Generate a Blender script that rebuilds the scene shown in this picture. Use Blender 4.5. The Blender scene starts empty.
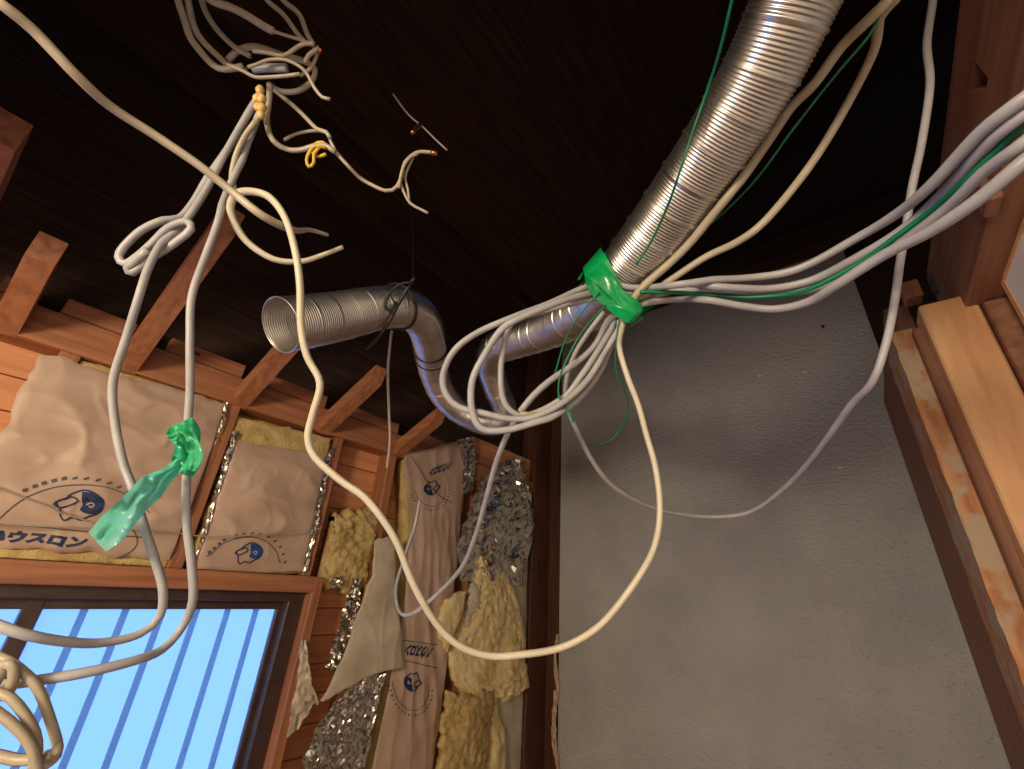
import bpy, bmesh, math, random
from mathutils import Vector, Matrix, noise
from mathutils.kdtree import KDTree

random.seed(7)
scene = bpy.context.scene
col = scene.collection

# ------------------------------------------------------------------ camera
F = 420.0                       # focal length in pixels of the 1024 x 769 frame
PX, PY = 512.0, 384.5
HC = 1.75                       # camera height above the floor
up = Vector((60, 884, -F)).normalized()
ax = Vector((368, -206, -F)); ax = (ax - ax.dot(up) * up).normalized()
ay = up.cross(ax)
M = Matrix((ax, ay, up))        # camera -> world rotation
CAM = Vector((0, 0, HC))
cam_data = bpy.data.cameras.new('camera')
cam_data.sensor_width = 36.0
cam_data.lens = F / 1024.0 * 36.0
cam_data.clip_start = 0.02
cam = bpy.data.objects.new('camera', cam_data)
cam.matrix_world = Matrix.Translation(CAM) @ M.to_4x4()
col.objects.link(cam)
scene.camera = cam

# ------------------------------------------------------------------ world, lamp, exposure
world = bpy.data.worlds.new('overcast_sky')
world.use_nodes = True
scene.world = world
bgn = world.node_tree.nodes['Background']
bgn.inputs[0].default_value = (0.19, 0.40, 1.0, 1)
bgn.inputs[1].default_value = 2.0
scene.view_settings.view_transform = 'Standard'
scene.view_settings.look = 'None'
scene.view_settings.gamma = 1.0
scene.view_settings.use_curve_mapping = False
scene.view_settings.exposure = 0.0
LAMP_POS = Vector((-1.45, 0.2, HC + 0.27))
lamp_data = bpy.data.lights.new('room_lamp_offscreen', 'POINT')
lamp_data.energy = 142.0
lamp_data.color = (1.0, 0.83, 0.60)
lamp_data.shadow_soft_size = 0.23
lamp_light = bpy.data.objects.new('room_lamp_offscreen', lamp_data)
lamp_light.location = LAMP_POS
col.objects.link(lamp_light)


# ------------------------------------------------------------------ pixel helpers
def ray(px, py):
    return M @ Vector((px - PX, PY - py, -F))

def W(px, py, zc):              # point at depth zc along the optical axis
    return CAM + ray(px, py) * (zc / F)

def onY(px, py, Y):
    r = ray(px, py)
    return CAM + r * (Y / r.y)

def onX(px, py, X):
    r = ray(px, py)
    return CAM + r * (X / r.x)

def nz(p, s=1.0, o=0.0):
    return noise.noise(Vector((p[0] * s + o, p[1] * s + o * 1.7, p[2] * s - o)))

def fr(p, s=1.0, o=0.0, octv=4):
    return noise.fractal(Vector((p[0] * s + o, p[1] * s + o * 1.7, p[2] * s - o)), 1.0, 2.0, octv)


# ------------------------------------------------------------------ materials
def lin(c):
    return tuple((v / 255.0 / 12.92) if v / 255.0 <= 0.04045 else ((v / 255.0 + 0.055) / 1.055) ** 2.4 for v in c) + (1.0,)

def mat(name, c1, c2=None, rough=0.6, metal=0.0, scale=8.0, stretch=(1, 1, 1), detail=6.0, bump=0.0, bscale=40.0,
        bstretch=(1, 1, 1), bdist=0.004, spec=0.5, lo=0.35, hi=0.65, coat=0.0):
    m = bpy.data.materials.new(name)
    m.use_nodes = True
    nt = m.node_tree
    b = nt.nodes['Principled BSDF']
    b.inputs['Roughness'].default_value = rough
    b.inputs['Metallic'].default_value = metal
    b.inputs['Specular IOR Level'].default_value = spec
    b.inputs['Coat Weight'].default_value = coat
    tc = nt.nodes.new('ShaderNodeTexCoord')
    mp = nt.nodes.new('ShaderNodeMapping')
    mp.inputs['Scale'].default_value = stretch
    nt.links.new(tc.outputs['Object'], mp.inputs['Vector'])
    n = nt.nodes.new('ShaderNodeTexNoise')
    n.inputs['Scale'].default_value = scale
    n.inputs['Detail'].default_value = detail
    nt.links.new(mp.outputs['Vector'], n.inputs['Vector'])
    r = nt.nodes.new('ShaderNodeValToRGB')
    r.color_ramp.elements[0].position = lo
    r.color_ramp.elements[1].position = hi
    r.color_ramp.elements[0].color = c1
    r.color_ramp.elements[1].color = c2 or c1
    nt.links.new(n.outputs['Fac'], r.inputs['Fac'])
    nt.links.new(r.outputs['Color'], b.inputs['Base Color'])
    if bump > 0:
        mp2 = nt.nodes.new('ShaderNodeMapping')
        mp2.inputs['Scale'].default_value = bstretch
        nt.links.new(tc.outputs['Object'], mp2.inputs['Vector'])
        n2 = nt.nodes.new('ShaderNodeTexNoise')
        n2.inputs['Scale'].default_value = bscale
        n2.inputs['Detail'].default_value = 5.0
        nt.links.new(mp2.outputs['Vector'], n2.inputs['Vector'])
        bp = nt.nodes.new('ShaderNodeBump')
        bp.inputs['Strength'].default_value = bump
        bp.inputs['Distance'].default_value = bdist
        nt.links.new(n2.outputs['Fac'], bp.inputs['Height'])
        nt.links.new(bp.outputs['Normal'], b.inputs['Normal'])
    return m

WX = (0.6, 12, 12)
WZ = (12, 12, 0.6)
WY = (12, 0.6, 12)
M_wood_x = mat('cedar_lengthwise', lin((148, 94, 64)), lin((182, 122, 86)), 0.62, scale=4, stretch=WX, bump=0.25, bscale=9, bstretch=WX)
M_wood_z = mat('cedar_upright', lin((148, 94, 64)), lin((182, 122, 86)), 0.62, scale=4, stretch=WZ, bump=0.25, bscale=9, bstretch=WZ)
M_wood_y = mat('cedar_crosswise', lin((148, 94, 64)), lin((182, 122, 86)), 0.65, scale=4, stretch=WY, bump=0.25, bscale=9, bstretch=WY)
M_board = mat('sheathing_cedar', lin((204, 136, 92)), lin((226, 162, 116)), 0.65, scale=3, stretch=WX, bump=0.2, bscale=9, bstretch=WX)
M_post = mat('dark_stained_post', lin((72, 42, 30)), lin((104, 64, 46)), 0.5, scale=4, stretch=WZ, bump=0.2, bscale=9, bstretch=WZ)
M_pine = mat('fresh_pine', lin((216, 158, 108)), lin((238, 186, 134)), 0.55, scale=5, stretch=(5, 5, 0.9), bump=0.1, bscale=9, bstretch=WZ, detail=8)
M_beamdk = mat('old_brown_beam', lin((128, 86, 64)), lin((162, 112, 82)), 0.6, scale=4, stretch=WX, bump=0.2, bscale=8, bstretch=WX)
M_darkold = mat('dark_old_roof_timber', lin((58, 44, 38)), lin((78, 60, 50)), 0.9, scale=5, stretch=WX, spec=0.05)  # ordinary dark old wood, one dark tone throughout
M_darkold_y = mat('dark_old_tie_beam', lin((58, 44, 38)), lin((78, 60, 50)), 0.9, scale=5, stretch=WY, spec=0.05)
M_old_z = mat('old_timber_upright', lin((128, 86, 64)), lin((162, 112, 82)), 0.7, scale=4, stretch=WZ, bump=0.2, bscale=9, bstretch=WZ)
M_film = mat('insulation_film', lin((184, 154, 134)), lin((204, 176, 156)), 0.5, scale=6, bump=0.12, bscale=14, bstretch=(1, 1, 2), bdist=0.008, detail=3)
M_film2 = mat('aged_paper_film', lin((186, 172, 150)), lin((212, 200, 178)), 0.55, scale=9, bump=0.3, bscale=26, bstretch=(3, 3, 1))
M_wool = mat('glass_wool_fibre', lin((184, 154, 98)), lin((222, 196, 138)), 0.95, scale=22, bump=0.9, bscale=120, bdist=0.006, spec=0.1, lo=0.3, hi=0.7)
M_woolb = mat('clean_glass_wool', lin((232, 204, 134)), lin((250, 232, 186)), 0.95, scale=20, bump=0.9, bscale=110, bdist=0.006, spec=0.1, lo=0.3, hi=0.7)
M_foil = mat('crinkled_foil', lin((208, 204, 192)), lin((232, 228, 218)), 0.27, metal=1.0, scale=30)
M_ink = mat('navy_ink', lin((26, 44, 82)), lin((34, 56, 100)), 0.6, scale=40)
M_inkb = mat('blue_ink', lin((20, 70, 140)), lin((26, 84, 156)), 0.6, scale=40)
M_inkg = mat('grey_ink', lin((84, 84, 92)), lin((98, 96, 104)), 0.7, scale=40)
M_alu = mat('aluminium_duct', lin((186, 182, 176)), lin((212, 208, 200)), 0.33, metal=1.0, scale=14)
M_cable = mat('grey_vinyl_cable', lin((154, 152, 156)), lin((172, 170, 172)), 0.42, scale=20)
M_cablew = mat('pale_vinyl_cable', lin((192, 184, 162)), lin((206, 198, 176)), 0.42, scale=20)
M_cablet = mat('tan_vinyl_cable', lin((160, 148, 128)), lin((178, 166, 146)), 0.45, scale=20)
M_green = mat('green_vinyl_wire', lin((0, 96, 66)), lin((0, 120, 84)), 0.45, scale=20)
M_black = mat('black_tie', lin((22, 20, 22)), lin((32, 30, 32)), 0.5, scale=20)
M_copper = mat('bare_copper', lin((190, 110, 60)), lin((220, 140, 80)), 0.3, metal=1.0, scale=30)
M_yellow = mat('yellow_vinyl_wire', lin((196, 160, 40)), lin((214, 178, 60)), 0.45, scale=20)
M_sleeve = mat('grey_crimp_sleeve', lin((150, 150, 158)), lin((176, 176, 184)), 0.4, scale=20)
M_block = mat('amber_connector', lin((200, 160, 96)), lin((224, 190, 128)), 0.35, scale=60)
M_frame = mat('bronze_window_frame', lin((70, 54, 52)), lin((84, 66, 62)), 0.4, scale=20, metal=0.3)
M_bar = mat('grille_bar_metal', lin((16, 20, 40)), lin((22, 26, 48)), 0.6, scale=10)
M_white = mat('plasterboard_white', lin((244, 240, 228)), lin((250, 246, 236)), 0.85, scale=8)
M_plain = mat('adjoining_plaster', lin((170, 160, 142)), lin((184, 174, 156)), 0.9, scale=5)
M_floor = mat('floor_plywood', lin((120, 92, 66)), lin((150, 118, 86)), 0.7, scale=4, stretch=WX)
M_steel = mat('nail_steel', lin((120, 120, 124)), lin((150, 150, 154)), 0.4, metal=1.0, scale=20)
M_debris = mat('torn_paper', lin((186, 150, 120)), lin((222, 194, 164)), 0.85, scale=40)


def make_plaster():
    m = mat('sand_finish_plaster', lin((198, 199, 198)), lin((214, 214, 210)), 0.88, scale=3.0, detail=5, spec=0.3)
    nt = m.node_tree
    b = nt.nodes['Principled BSDF']
    tc = nt.nodes['Texture Coordinate']
    mp = nt.nodes.new('ShaderNodeMapping')
    mp.inputs['Scale'].default_value = (1, 0.8, 1.5)
    nt.links.new(tc.outputs['Object'], mp.inputs['Vector'])
    n1 = nt.nodes.new('ShaderNodeTexNoise'); n1.inputs['Scale'].default_value = 42; n1.inputs['Detail'].default_value = 6
    n1.inputs['Roughness'].default_value = 0.62
    v = nt.nodes.new('ShaderNodeTexVoronoi'); v.inputs['Scale'].default_value = 46; v.inputs['Randomness'].default_value = 1
    for n in (n1, v):
        nt.links.new(mp.outputs['Vector'], n.inputs['Vector'])
    rmp = nt.nodes.new('ShaderNodeMapRange')
    rmp.inputs['From Min'].default_value = 0.03; rmp.inputs['From Max'].default_value = 0.2
    nt.links.new(v.outputs['Distance'], rmp.inputs['Value'])
    add = nt.nodes.new('ShaderNodeMath'); add.operation = 'MULTIPLY_ADD'
    add.inputs[1].default_value = 0.30
    nt.links.new(rmp.outputs['Result'], add.inputs[0])
    nt.links.new(n1.outputs['Fac'], add.inputs[2])
    bp = nt.nodes.new('ShaderNodeBump'); bp.inputs['Strength'].default_value = 1.0; bp.inputs['Distance'].default_value = 0.02
    nt.links.new(add.outputs['Value'], bp.inputs['Height'])
    nt.links.new(bp.outputs['Normal'], b.inputs['Normal'])
    return m
M_plaster = make_plaster()


def make_rough_timber():
    m = mat('rough_timber_with_plaster', lin((176, 116, 74)), lin((214, 158, 110)), 0.8, scale=5, stretch=(10, 10, 1.2), bump=0.7, bscale=30, bstretch=(1, 3, 1))
    nt = m.node_tree
    b = nt.nodes['Principled BSDF']
    ramp = b.inputs['Base Color'].links[0].from_socket
    tc = nt.nodes['Texture Coordinate']
    n = nt.nodes.new('ShaderNodeTexNoise'); n.inputs['Scale'].default_value = 11; n.inputs['Detail'].default_value = 8
    nt.links.new(tc.outputs['Object'], n.inputs['Vector'])
    r = nt.nodes.new('ShaderNodeValToRGB')
    r.color_ramp.elements[0].position = 0.47; r.color_ramp.elements[1].position = 0.55
    nt.links.new(n.outputs['Fac'], r.inputs['Fac'])
    mix = nt.nodes.new('ShaderNodeMix'); mix.data_type = 'RGBA'
    nt.links.new(r.outputs['Color'], mix.inputs[0])
    nt.links.new(ramp, mix.inputs[6])
    mix.inputs[7].default_value = lin((192, 168, 138))
    nt.links.new(mix.outputs[2], b.inputs['Base Color'])
    return m
M_rough = make_rough_timber()


def make_glass():
    m = bpy.data.materials.new('frosted_glass')
    m.use_nodes = True
    nt = m.node_tree
    nt.nodes.clear()
    out = nt.nodes.new('ShaderNodeOutputMaterial')
    t = nt.nodes.new('ShaderNodeBsdfTransparent')
    t.inputs[0].default_value = (1, 1, 1, 1)
    l = nt.nodes.new('ShaderNodeBsdfTranslucent')
    l.inputs[0].default_value = (0.9, 0.96, 1.0, 1)
    nn = nt.nodes.new('ShaderNodeTexNoise'); nn.inputs['Scale'].default_value = 3.0
    tc = nt.nodes.new('ShaderNodeTexCoord')
    nt.links.new(tc.outputs['Object'], nn.inputs['Vector'])
    mr = nt.nodes.new('ShaderNodeMapRange'); mr.inputs['To Min'].default_value = 0.18; mr.inputs['To Max'].default_value = 0.26
    nt.links.new(nn.outputs['Fac'], mr.inputs['Value'])
    mx = nt.nodes.new('ShaderNodeMixShader')
    nt.links.new(mr.outputs['Result'], mx.inputs[0])
    nt.links.new(t.outputs[0], mx.inputs[1]); nt.links.new(l.outputs[0], mx.inputs[2])
    nt.links.new(mx.outputs[0], out.inputs[0])
    return m
M_glass = make_glass()


def make_tape(name, c1, c2, tr):
    m = mat(name, c1, c2, 0.28, scale=9, coat=0.3)
    nt = m.node_tree
    b = nt.nodes['Principled BSDF']
    out = nt.nodes['Material Output']
    l = nt.nodes.new('ShaderNodeBsdfTranslucent')
    src = b.inputs['Base Color'].links[0].from_socket
    nt.links.new(src, l.inputs[0])
    mx = nt.nodes.new('ShaderNodeMixShader'); mx.inputs[0].default_value = tr
    nt.links.new(b.outputs[0], mx.inputs[1]); nt.links.new(l.outputs[0], mx.inputs[2])
    nt.links.new(mx.outputs[0], out.inputs[0])
    return m
M_tape = make_tape('green_masking_tape', lin((0, 150, 78)), lin((20, 178, 100)), 0.2)
M_tape_daylit = make_tape('daylit_green_tape', lin((90, 206, 170)), lin((160, 228, 222)), 0.5)  # same green tape, window daylight put into its cyan colour
M_tape2 = make_tape('pale_green_tape', lin((50, 196, 130)), lin((110, 222, 180)), 0.4)


# ------------------------------------------------------------------ object helpers
ORG = {}

def link_obj(name, verts, faces, m, parent=None, smooth=False, base=None):
    """one mesh object; verts are world coordinates"""
    if parent is not None:
        org = ORG[parent.name]
    else:
        if base is None:
            xs = [v[0] for v in verts]; ys = [v[1] for v in verts]; zs = [v[2] for v in verts]
            base = Vector(((min(xs) + max(xs)) / 2, (min(ys) + max(ys)) / 2, min(zs)))
        org = Vector(base)
    me = bpy.data.meshes.new(name)
    me.from_pydata([tuple(Vector(v) - org) for v in verts], [], faces)
    if smooth:
        me.polygons.foreach_set('use_smooth', [True] * len(me.polygons))
    me.materials.append(m)
    me.update()
    o = bpy.data.objects.new(name, me)
    col.objects.link(o)
    if parent is not None:
        o.parent = parent
    else:
        o.location = org
    ORG[o.name] = org
    return o

def root(name, base, label=None, cat=None, group=None, kind=None):
    o = bpy.data.objects.new(name, None)
    o.empty_display_size = 0.05
    o.location = base
    col.objects.link(o)
    ORG[o.name] = Vector(base)
    tag(o, label, cat, group, kind)
    return o

def tag(o, label=None, cat=None, group=None, kind=None):
    if label: o['label'] = label
    if cat: o['category'] = cat
    if group: o['group'] = group
    if kind: o['kind'] = kind
    return o

def boxgeo(x0, x1, y0, y1, z0, z1, bev=0.003):
    bm = bmesh.new()
    bmesh.ops.create_cube(bm, size=1.0)
    for v in bm.verts:
        v.co = Vector((x0 + (v.co.x + .5) * (x1 - x0), y0 + (v.co.y + .5) * (y1 - y0), z0 + (v.co.z + .5) * (z1 - z0)))
    if bev > 0:
        bmesh.ops.bevel(bm, geom=list(bm.edges), offset=bev, segments=1, affect='EDGES')
    bm.verts.ensure_lookup_table()
    bm.verts.index_update()
    vs = [v.co.copy() for v in bm.verts]
    fs = [[v.index for v in f.verts] for f in bm.faces]
    bm.free()
    return vs, fs

def box(name, x0, x1, y0, y1, z0, z1, m, parent=None, bev=0.003):
    vs, fs = boxgeo(min(x0, x1), max(x0, x1), min(y0, y1), max(y0, y1), min(z0, z1), max(z0, z1), bev)
    return link_obj(name, vs, fs, m, parent)

def resample(pts, step):
    """Catmull-Rom through points (Vectors of any extra dims as tuples), returns list of Vectors"""
    P = [Vector(p) for p in pts]
    P = [P[0] * 2 - P[1]] + P + [P[-1] * 2 - P[-2]]
    out = []
    for i in range(1, len(P) - 2):
        a, b, c, d = P[i - 1], P[i], P[i + 1], P[i + 2]
        n = max(2, int((c - b).length / step))
        for k in range(n):
            t = k / n
            out.append(0.5 * ((2 * b) + (c - a) * t + (2 * a - 5 * b + 4 * c - d) * t * t + (-a + 3 * b - 3 * c + d) * t ** 3))
    out.append(P[-2])
    return out

def frames(path, n0=None):
    T = []
    for i in range(len(path)):
        a = path[max(0, i - 1)]; b = path[min(len(path) - 1, i + 1)]
        T.append((b - a).normalized())
    n = n0 or (CAM - path[0])
    n = (n - n.dot(T[0]) * T[0]).normalized()
    out = []
    for t in T:
        n = (n - n.dot(t) * t)
        if n.length < 1e-6: n = t.orthogonal()
        n.normalize()
        out.append((t, n, t.cross(n)))
    return out

def sweep(path, rad, segs=8, flat=1.0, caps=True):
    """rad: number or list; elliptical section (flat scales the second axis)"""
    fr_ = frames(path)
    vs, fs = [], []
    for i, (p, (t, n, b)) in enumerate(zip(path, fr_)):
        r = rad[i] if isinstance(rad, list) else rad
        for k in range(segs):
            a = 2 * math.pi * k / segs
            vs.append(p + n * (math.cos(a) * r * flat) + b * (math.sin(a) * r))
    for i in range(len(path) - 1):
        for k in range(segs):
            k2 = (k + 1) % segs
            fs.append([i * segs + k, i * segs + k2, (i + 1) * segs + k2, (i + 1) * segs + k])
    if caps:
        fs.append(list(range(segs))[::-1])
        fs.append([(len(path) - 1) * segs + k for k in range(segs)])
    return vs, fs

def tube(name, pts, r, m, parent=None, segs=8, flat=1.0, step=0.007):
    path = resample(pts, step)
    if callable(r): r = [r(i / (len(path) - 1)) for i in range(len(path))]
    vs, fs = sweep(path, r, segs, flat)
    return link_obj(name, vs, fs, m, parent, smooth=True)

CABLES = []
def cable(name, label, pp, r, m, cat='cable', group=None, flat=0.85, segs=8, parent=None):
    """pp: (px, py, depth) points; laid out now, built by settle_cables()"""
    path = resample([W(*p) for p in pp], 0.007)
    n = len(path) - 1
    rr = [r(i / n) for i in range(n + 1)] if callable(r) else [r] * (n + 1)
    CABLES.append(dict(name=name, label=label, path=path, r=rr, m=m, cat=cat, group=group, flat=flat, segs=segs, parent=parent))

def settle_cables(duct, duct_r, iters=180):
    """lay crossing cables on one another instead of through one another, and on the duct"""
    base, rad_, owner, endd = [], [], [], []
    for ci, c in enumerate(CABLES):
        n = len(c['path'])
        for i, p in enumerate(c['path']):
            base.append(p.copy()); rad_.append(c['r'][i]); owner.append(ci); endd.append(min(i, n - 1 - i))
    N = len(base)
    disp = [Vector((0, 0, 0)) for _ in range(N)]
    dk = KDTree(len(duct[::4]))
    for i, p in enumerate(duct[::4]): dk.insert(p, i)
    dk.balance()
    view = [(CAM - p).normalized() for p in base]
    for it in range(iters):
        pos = [b + d for b, d in zip(base, disp)]
        kd = KDTree(N)
        for i, p in enumerate(pos): kd.insert(p, i)
        kd.balance()
        push = [Vector((0, 0, 0)) for _ in range(N)]
        tan = []
        for i in range(N):
            a = i - 1 if i > 0 and owner[i - 1] == owner[i] else i
            b = i + 1 if i < N - 1 and owner[i + 1] == owner[i] else i
            tan.append((pos[b] - pos[a]).normalized())
        for i in range(N):
            for q, j, d in kd.find_range(pos[i], 0.0165):
                if j <= i or owner[i] == owner[j]: continue
                if endd[i] < 2 or endd[j] < 2: continue
                need = 1.03 * (rad_[i] + rad_[j])
                if d > need + 0.0052: continue
                sep = pos[i] - pos[j]
                nn = tan[i].cross(tan[j])
                if nn.length > 0.45:
                    nn.normalize(); d2 = sep.dot(nn)
                    if nn.dot(view[i]) < 0: nn = -nn; d2 = -d2
                    sg = 1.0 if d2 > 0.0003 else (-1.0 if d2 < -0.0003 else (1.0 if owner[i] < owner[j] else -1.0))
                    dr = nn * sg; dist = abs(d2)
                    need *= 0.86        # flat sides meet where cables cross
                else:
                    pr = sep - tan[i] * sep.dot(tan[i]); dist = pr.length
                    vz = pr.dot(view[i])
                    sg = 1.0 if vz > 0.0004 else (-1.0 if vz < -0.0004 else (1.0 if owner[i] < owner[j] else -1.0))
                    dr = ((pr.normalized() if dist > 0.0006 else Vector((0, 0, 0))) * 0.75 + view[i] * (0.5 * sg)).normalized()
                if dist < need:
                    w = dr * ((need - dist) * 0.30)
                    push[i] += w; push[j] -= w
        for i in range(N):
            q, k, d = dk.find(pos[i])
            need = duct_r + 0.85 * rad_[i]
            if d < need:
                push[i] += (pos[i] - q).normalized() * ((need - d) * 0.8)
            if push[i].length > 0.003: push[i] = push[i].normalized() * 0.003
            disp[i] = disp[i] + push[i]
        if it < iters - 40:      # keep each cable a smooth curve
            nd = disp[:]
            for i in range(1, N - 1):
                if owner[i - 1] == owner[i] == owner[i + 1]:
                    nd[i] = disp[i] * 0.7 + (disp[i - 1] + disp[i + 1]) * 0.15
            disp = nd
    k = 0
    for c in CABLES:
        n = len(c['path'])
        c['path'] = [base[k + i] + disp[k + i] for i in range(n)]
        k += n
        vs, fs = sweep(c['path'], c['r'], c['segs'], c['flat'])
        o = link_obj(c['name'], vs, fs, c['m'], c['parent'], smooth=True)
        if c['parent'] is None: tag(o, c['label'], c['cat'], c['group'])


# ================================================================== SETTING
D = 1.85                        # distance of the stud faces of the window wall
XW = 2.68                       # distance of the plaster wall
# ---------------------------------------------------------------- window wall
wl = root('wall_left', (0.9, D + 0.1, 0), kind='structure')
def xr(px, py, Y=D): return onY(px, py, Y).x
def zr(px, py, Y=D): return onY(px, py, Y).z
z_plate_top = HC + 0.745
z_groove = HC + 0.690
z_plate_bot = HC + 0.575
z_head_top = zr(150, 567, D - .03)
z_head_bot = zr(150, 588, D - .03)
x_jamb = xr(308, 600)
# sheathing boards behind the studs, one by one
zb = [HC - 1.72 + 0.105 * k for k in range(24)]
for z in zb:
    z1 = z + 0.1015
    if z1 < HC - 0.03:
        box('sheathing_board', x_jamb + 0.0, XW + 0.05, D + 0.102, D + 0.118, z, z1, M_board, wl, 0.002)
        if z1 < HC - 1.05:
            box('sheathing_board', -1.9, x_jamb - 0.004, D + 0.102, D + 0.118, z, z1, M_board, wl, 0.002)
    elif z < z_plate_bot + 0.02:
        box('sheathing_board', -1.9, XW + 0.05, D + 0.102, D + 0.118, z, z1, M_board, wl, 0.002)
# plate and the strip above it
box('top_plate', -1.9, XW, D - 0.012, D + 0.1, z_plate_bot, z_groove - 0.004, M_wood_x, wl, 0.004)
# studs
SA = xr(205, 487); SB = xr(324, 505)
xp_l = xr(530, 520) + 0.01
SC = xr(388, 500); SE = xr(478, 470)
for xc, w, yb in ((SA, 0.045, D + 0.1), (SB, 0.036, D + 0.1), (SC - 0.015, 0.045, D + 0.1), (SE + 0.02, 0.04, D + 0.1)):
    zbot = z_head_top if xc < x_jamb - 0.02 else 0.0
    box('stud', xc - w / 2, xc + w / 2, D, yb, zbot, z_plate_bot + 0.002, M_wood_z, wl)
for xc in (SA - 0.455 - 0.03, SA - 0.95):
    box('stud', xc - 0.025, xc + 0.025, D, D + 0.1, z_head_top, z_plate_bot + 0.002, M_wood_z, wl)
# rafters, cut off a little way out from the plate, and the filler boards between them
RAF = [-0.262, xr(10, 330) - 0.01, xr(125, 370), xr(235, 415), xr(323, 433), xr(397, 456)]
ENDY = [1.33, 1.575, 1.25, 1.36, 1.50, 1.56]
TS = math.tan(math.radians(26))
cl = root('ceiling', (0.3, 0, HC + 1.0), kind='structure')
for xc, ye in zip(RAF, ENDY):
    w = 0.029; hgt = 0.07
    z0 = HC + 0.572
    def zz(y): return z0 + (D - y) * TS
    y1 = D + 0.004
    vs = []
    for y in (ye, y1):
        for dx in (-w, w):
            for h in (0, hgt):
                yy = y + (h * -0.3 if y == ye else 0)
                vs.append(Vector((xc + dx, yy, zz(y) + h)))
    fs = [[0, 1, 3, 2], [4, 6, 7, 5], [0, 4, 5, 1], [2, 3, 7, 6], [0, 2, 6, 4], [1, 5, 7, 3]]
    link_obj('rafter', vs, fs, M_wood_y, cl)
for i in range(len(RAF)):
    xa = RAF[i] + 0.024 + 0.055
    xb = RAF[i + 1] - 0.024 if i + 1 < len(RAF) else XW - 0.25
    box('filler_board', xa, xb, D - 0.006, D + 0.03, z_groove, z_plate_top, M_wood_x, wl, 0.003)
box('knot', xr(196, 354) - 0.012, xr(196, 354) + 0.012, D - 0.0085, D - 0.004, zr(196, 354) - 0.006, zr(196, 354) + 0.006, M_darkold, wl, 0.002)
# roof deck and dark timbers far up
ZE = HC + 1.9
vs = [Vector((-4.3, 2.05, ZE)), Vector((2.95, 2.05, ZE)), Vector((2.95, -2.3, ZE + 4.35 * TS)), Vector((-4.3, -2.3, ZE + 4.35 * TS))]
vs += [v + Vector((0, 0, 0.05)) for v in vs]
link_obj('roof_deck', vs, [[0, 1, 2, 3], [4, 7, 6, 5], [0, 4, 5, 1], [1, 5, 6, 2], [2, 6, 7, 3], [3, 7, 4, 0]], M_darkold, cl)
rb = ray(460, 250); sb = (ZE - HC - 0.12 + 2.05 * TS) / (rb.z + rb.y * TS)
box('roof_beam', -4.2, XW + 0.1, rb.y * sb, rb.y * sb + 0.15, HC + rb.z * sb, HC + rb.z * sb + 0.2, M_darkold, cl, 0.01)
box('tie_beam', XW - 0.1, XW + 0.06, -2.0, 1.84, HC + 1.95, HC + 2.13, M_darkold_y, cl, 0.01)
for k in range(2):
    box('upper_board', SE - 0.06, xp_l, D + 0.02, D + 0.04, z_groove + 0.002 + 0.085 * k, z_groove + 0.084 + 0.085 * k, M_board, wl, 0.002)
# window head, trim
box('window_header', -1.9, x_jamb + 0.0, D - 0.03, D + 0.1, z_head_bot, z_head_top, M_wood_x, wl)
box('stud', x_jamb - 0.006, x_jamb + 0.034, D - 0.03, D + 0.1, 0, z_head_top - 0.002, M_wood_z, wl)
# low wall under the window
box('window_sill', -1.9, x_jamb, D - 0.03, D + 0.1, HC - 1.09, HC - 1.05, M_wood_x, wl)

# ---------------------------------------------------------------- window
YG = D + 0.075
w1 = root('window_1', (0.0, YG, HC - 1.05), kind='structure')
zg_top = zr(140, 609, YG); xg_r = xr(254, 690, YG)
xf_r = x_jamb - 0.004
box('frame_head', -1.85, xf_r, D + 0.02, D + 0.1, zg_top + 0.03, z_head_bot + 0.001, M_frame, w1)
box('frame_jamb', xg_r + 0.018, xf_r, D + 0.02, D + 0.1, HC - 1.05, zg_top + 0.034, M_frame, w1)
box('frame_sill', -1.85, xf_r, D + 0.02, D + 0.1, HC - 1.05, HC - 1.02, M_frame, w1)
box('sash_rail', -0.1, xg_r + 0.02, YG - 0.012, YG + 0.012, zg_top, zg_top + 0.034, M_frame, w1)
box('sash_stile', xg_r, xg_r + 0.02, YG - 0.012, YG + 0.012, HC - 1.03, zg_top + 0.002, M_frame, w1)
xm = xr(24, 625, YG)
box('meeting_stile', xm - 0.02, xm + 0.02, YG - 0.014, YG + 0.03, HC - 1.03, zg_top + 0.034, M_frame, w1)
box('pane', xm + 0.015, xg_r + 0.004, YG - 0.002, YG + 0.002, HC - 1.03, zg_top + 0.004, M_glass, w1, 0)
box('sash_rail', -1.84, xm, YG + 0.014, YG + 0.03, zg_top, zg_top + 0.034, M_frame, w1)
box('pane', -1.84, xm - 0.015, YG + 0.02, YG + 0.024, HC - 1.03, zg_top + 0.004, M_glass, w1, 0)
# bars outside
YB = D + 0.19
gr = root('window_grille', (0, YB, HC - 1.05), 'row of upright metal bars outside the frosted window', 'grille')
xb0 = xr(197, 610, YB); sp = (xr(230, 609, YB) - xr(165, 611, YB)) / 2
for k in range(-14, 5):
    x = xb0 + sp * k
    if -1.7 < x < xf_r + 0.1:
        box('bar', x - 0.0095, x + 0.0095, YB - 0.008, YB + 0.008, HC - 1.1, HC + 0.05, M_bar, gr, 0.003)
for z in (HC - 1.08, HC + 0.03):
    box('rail', -1.75, xf_r + 0.12, YB + 0.006, YB + 0.02, z, z + 0.03, M_bar, gr, 0.003)

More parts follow.
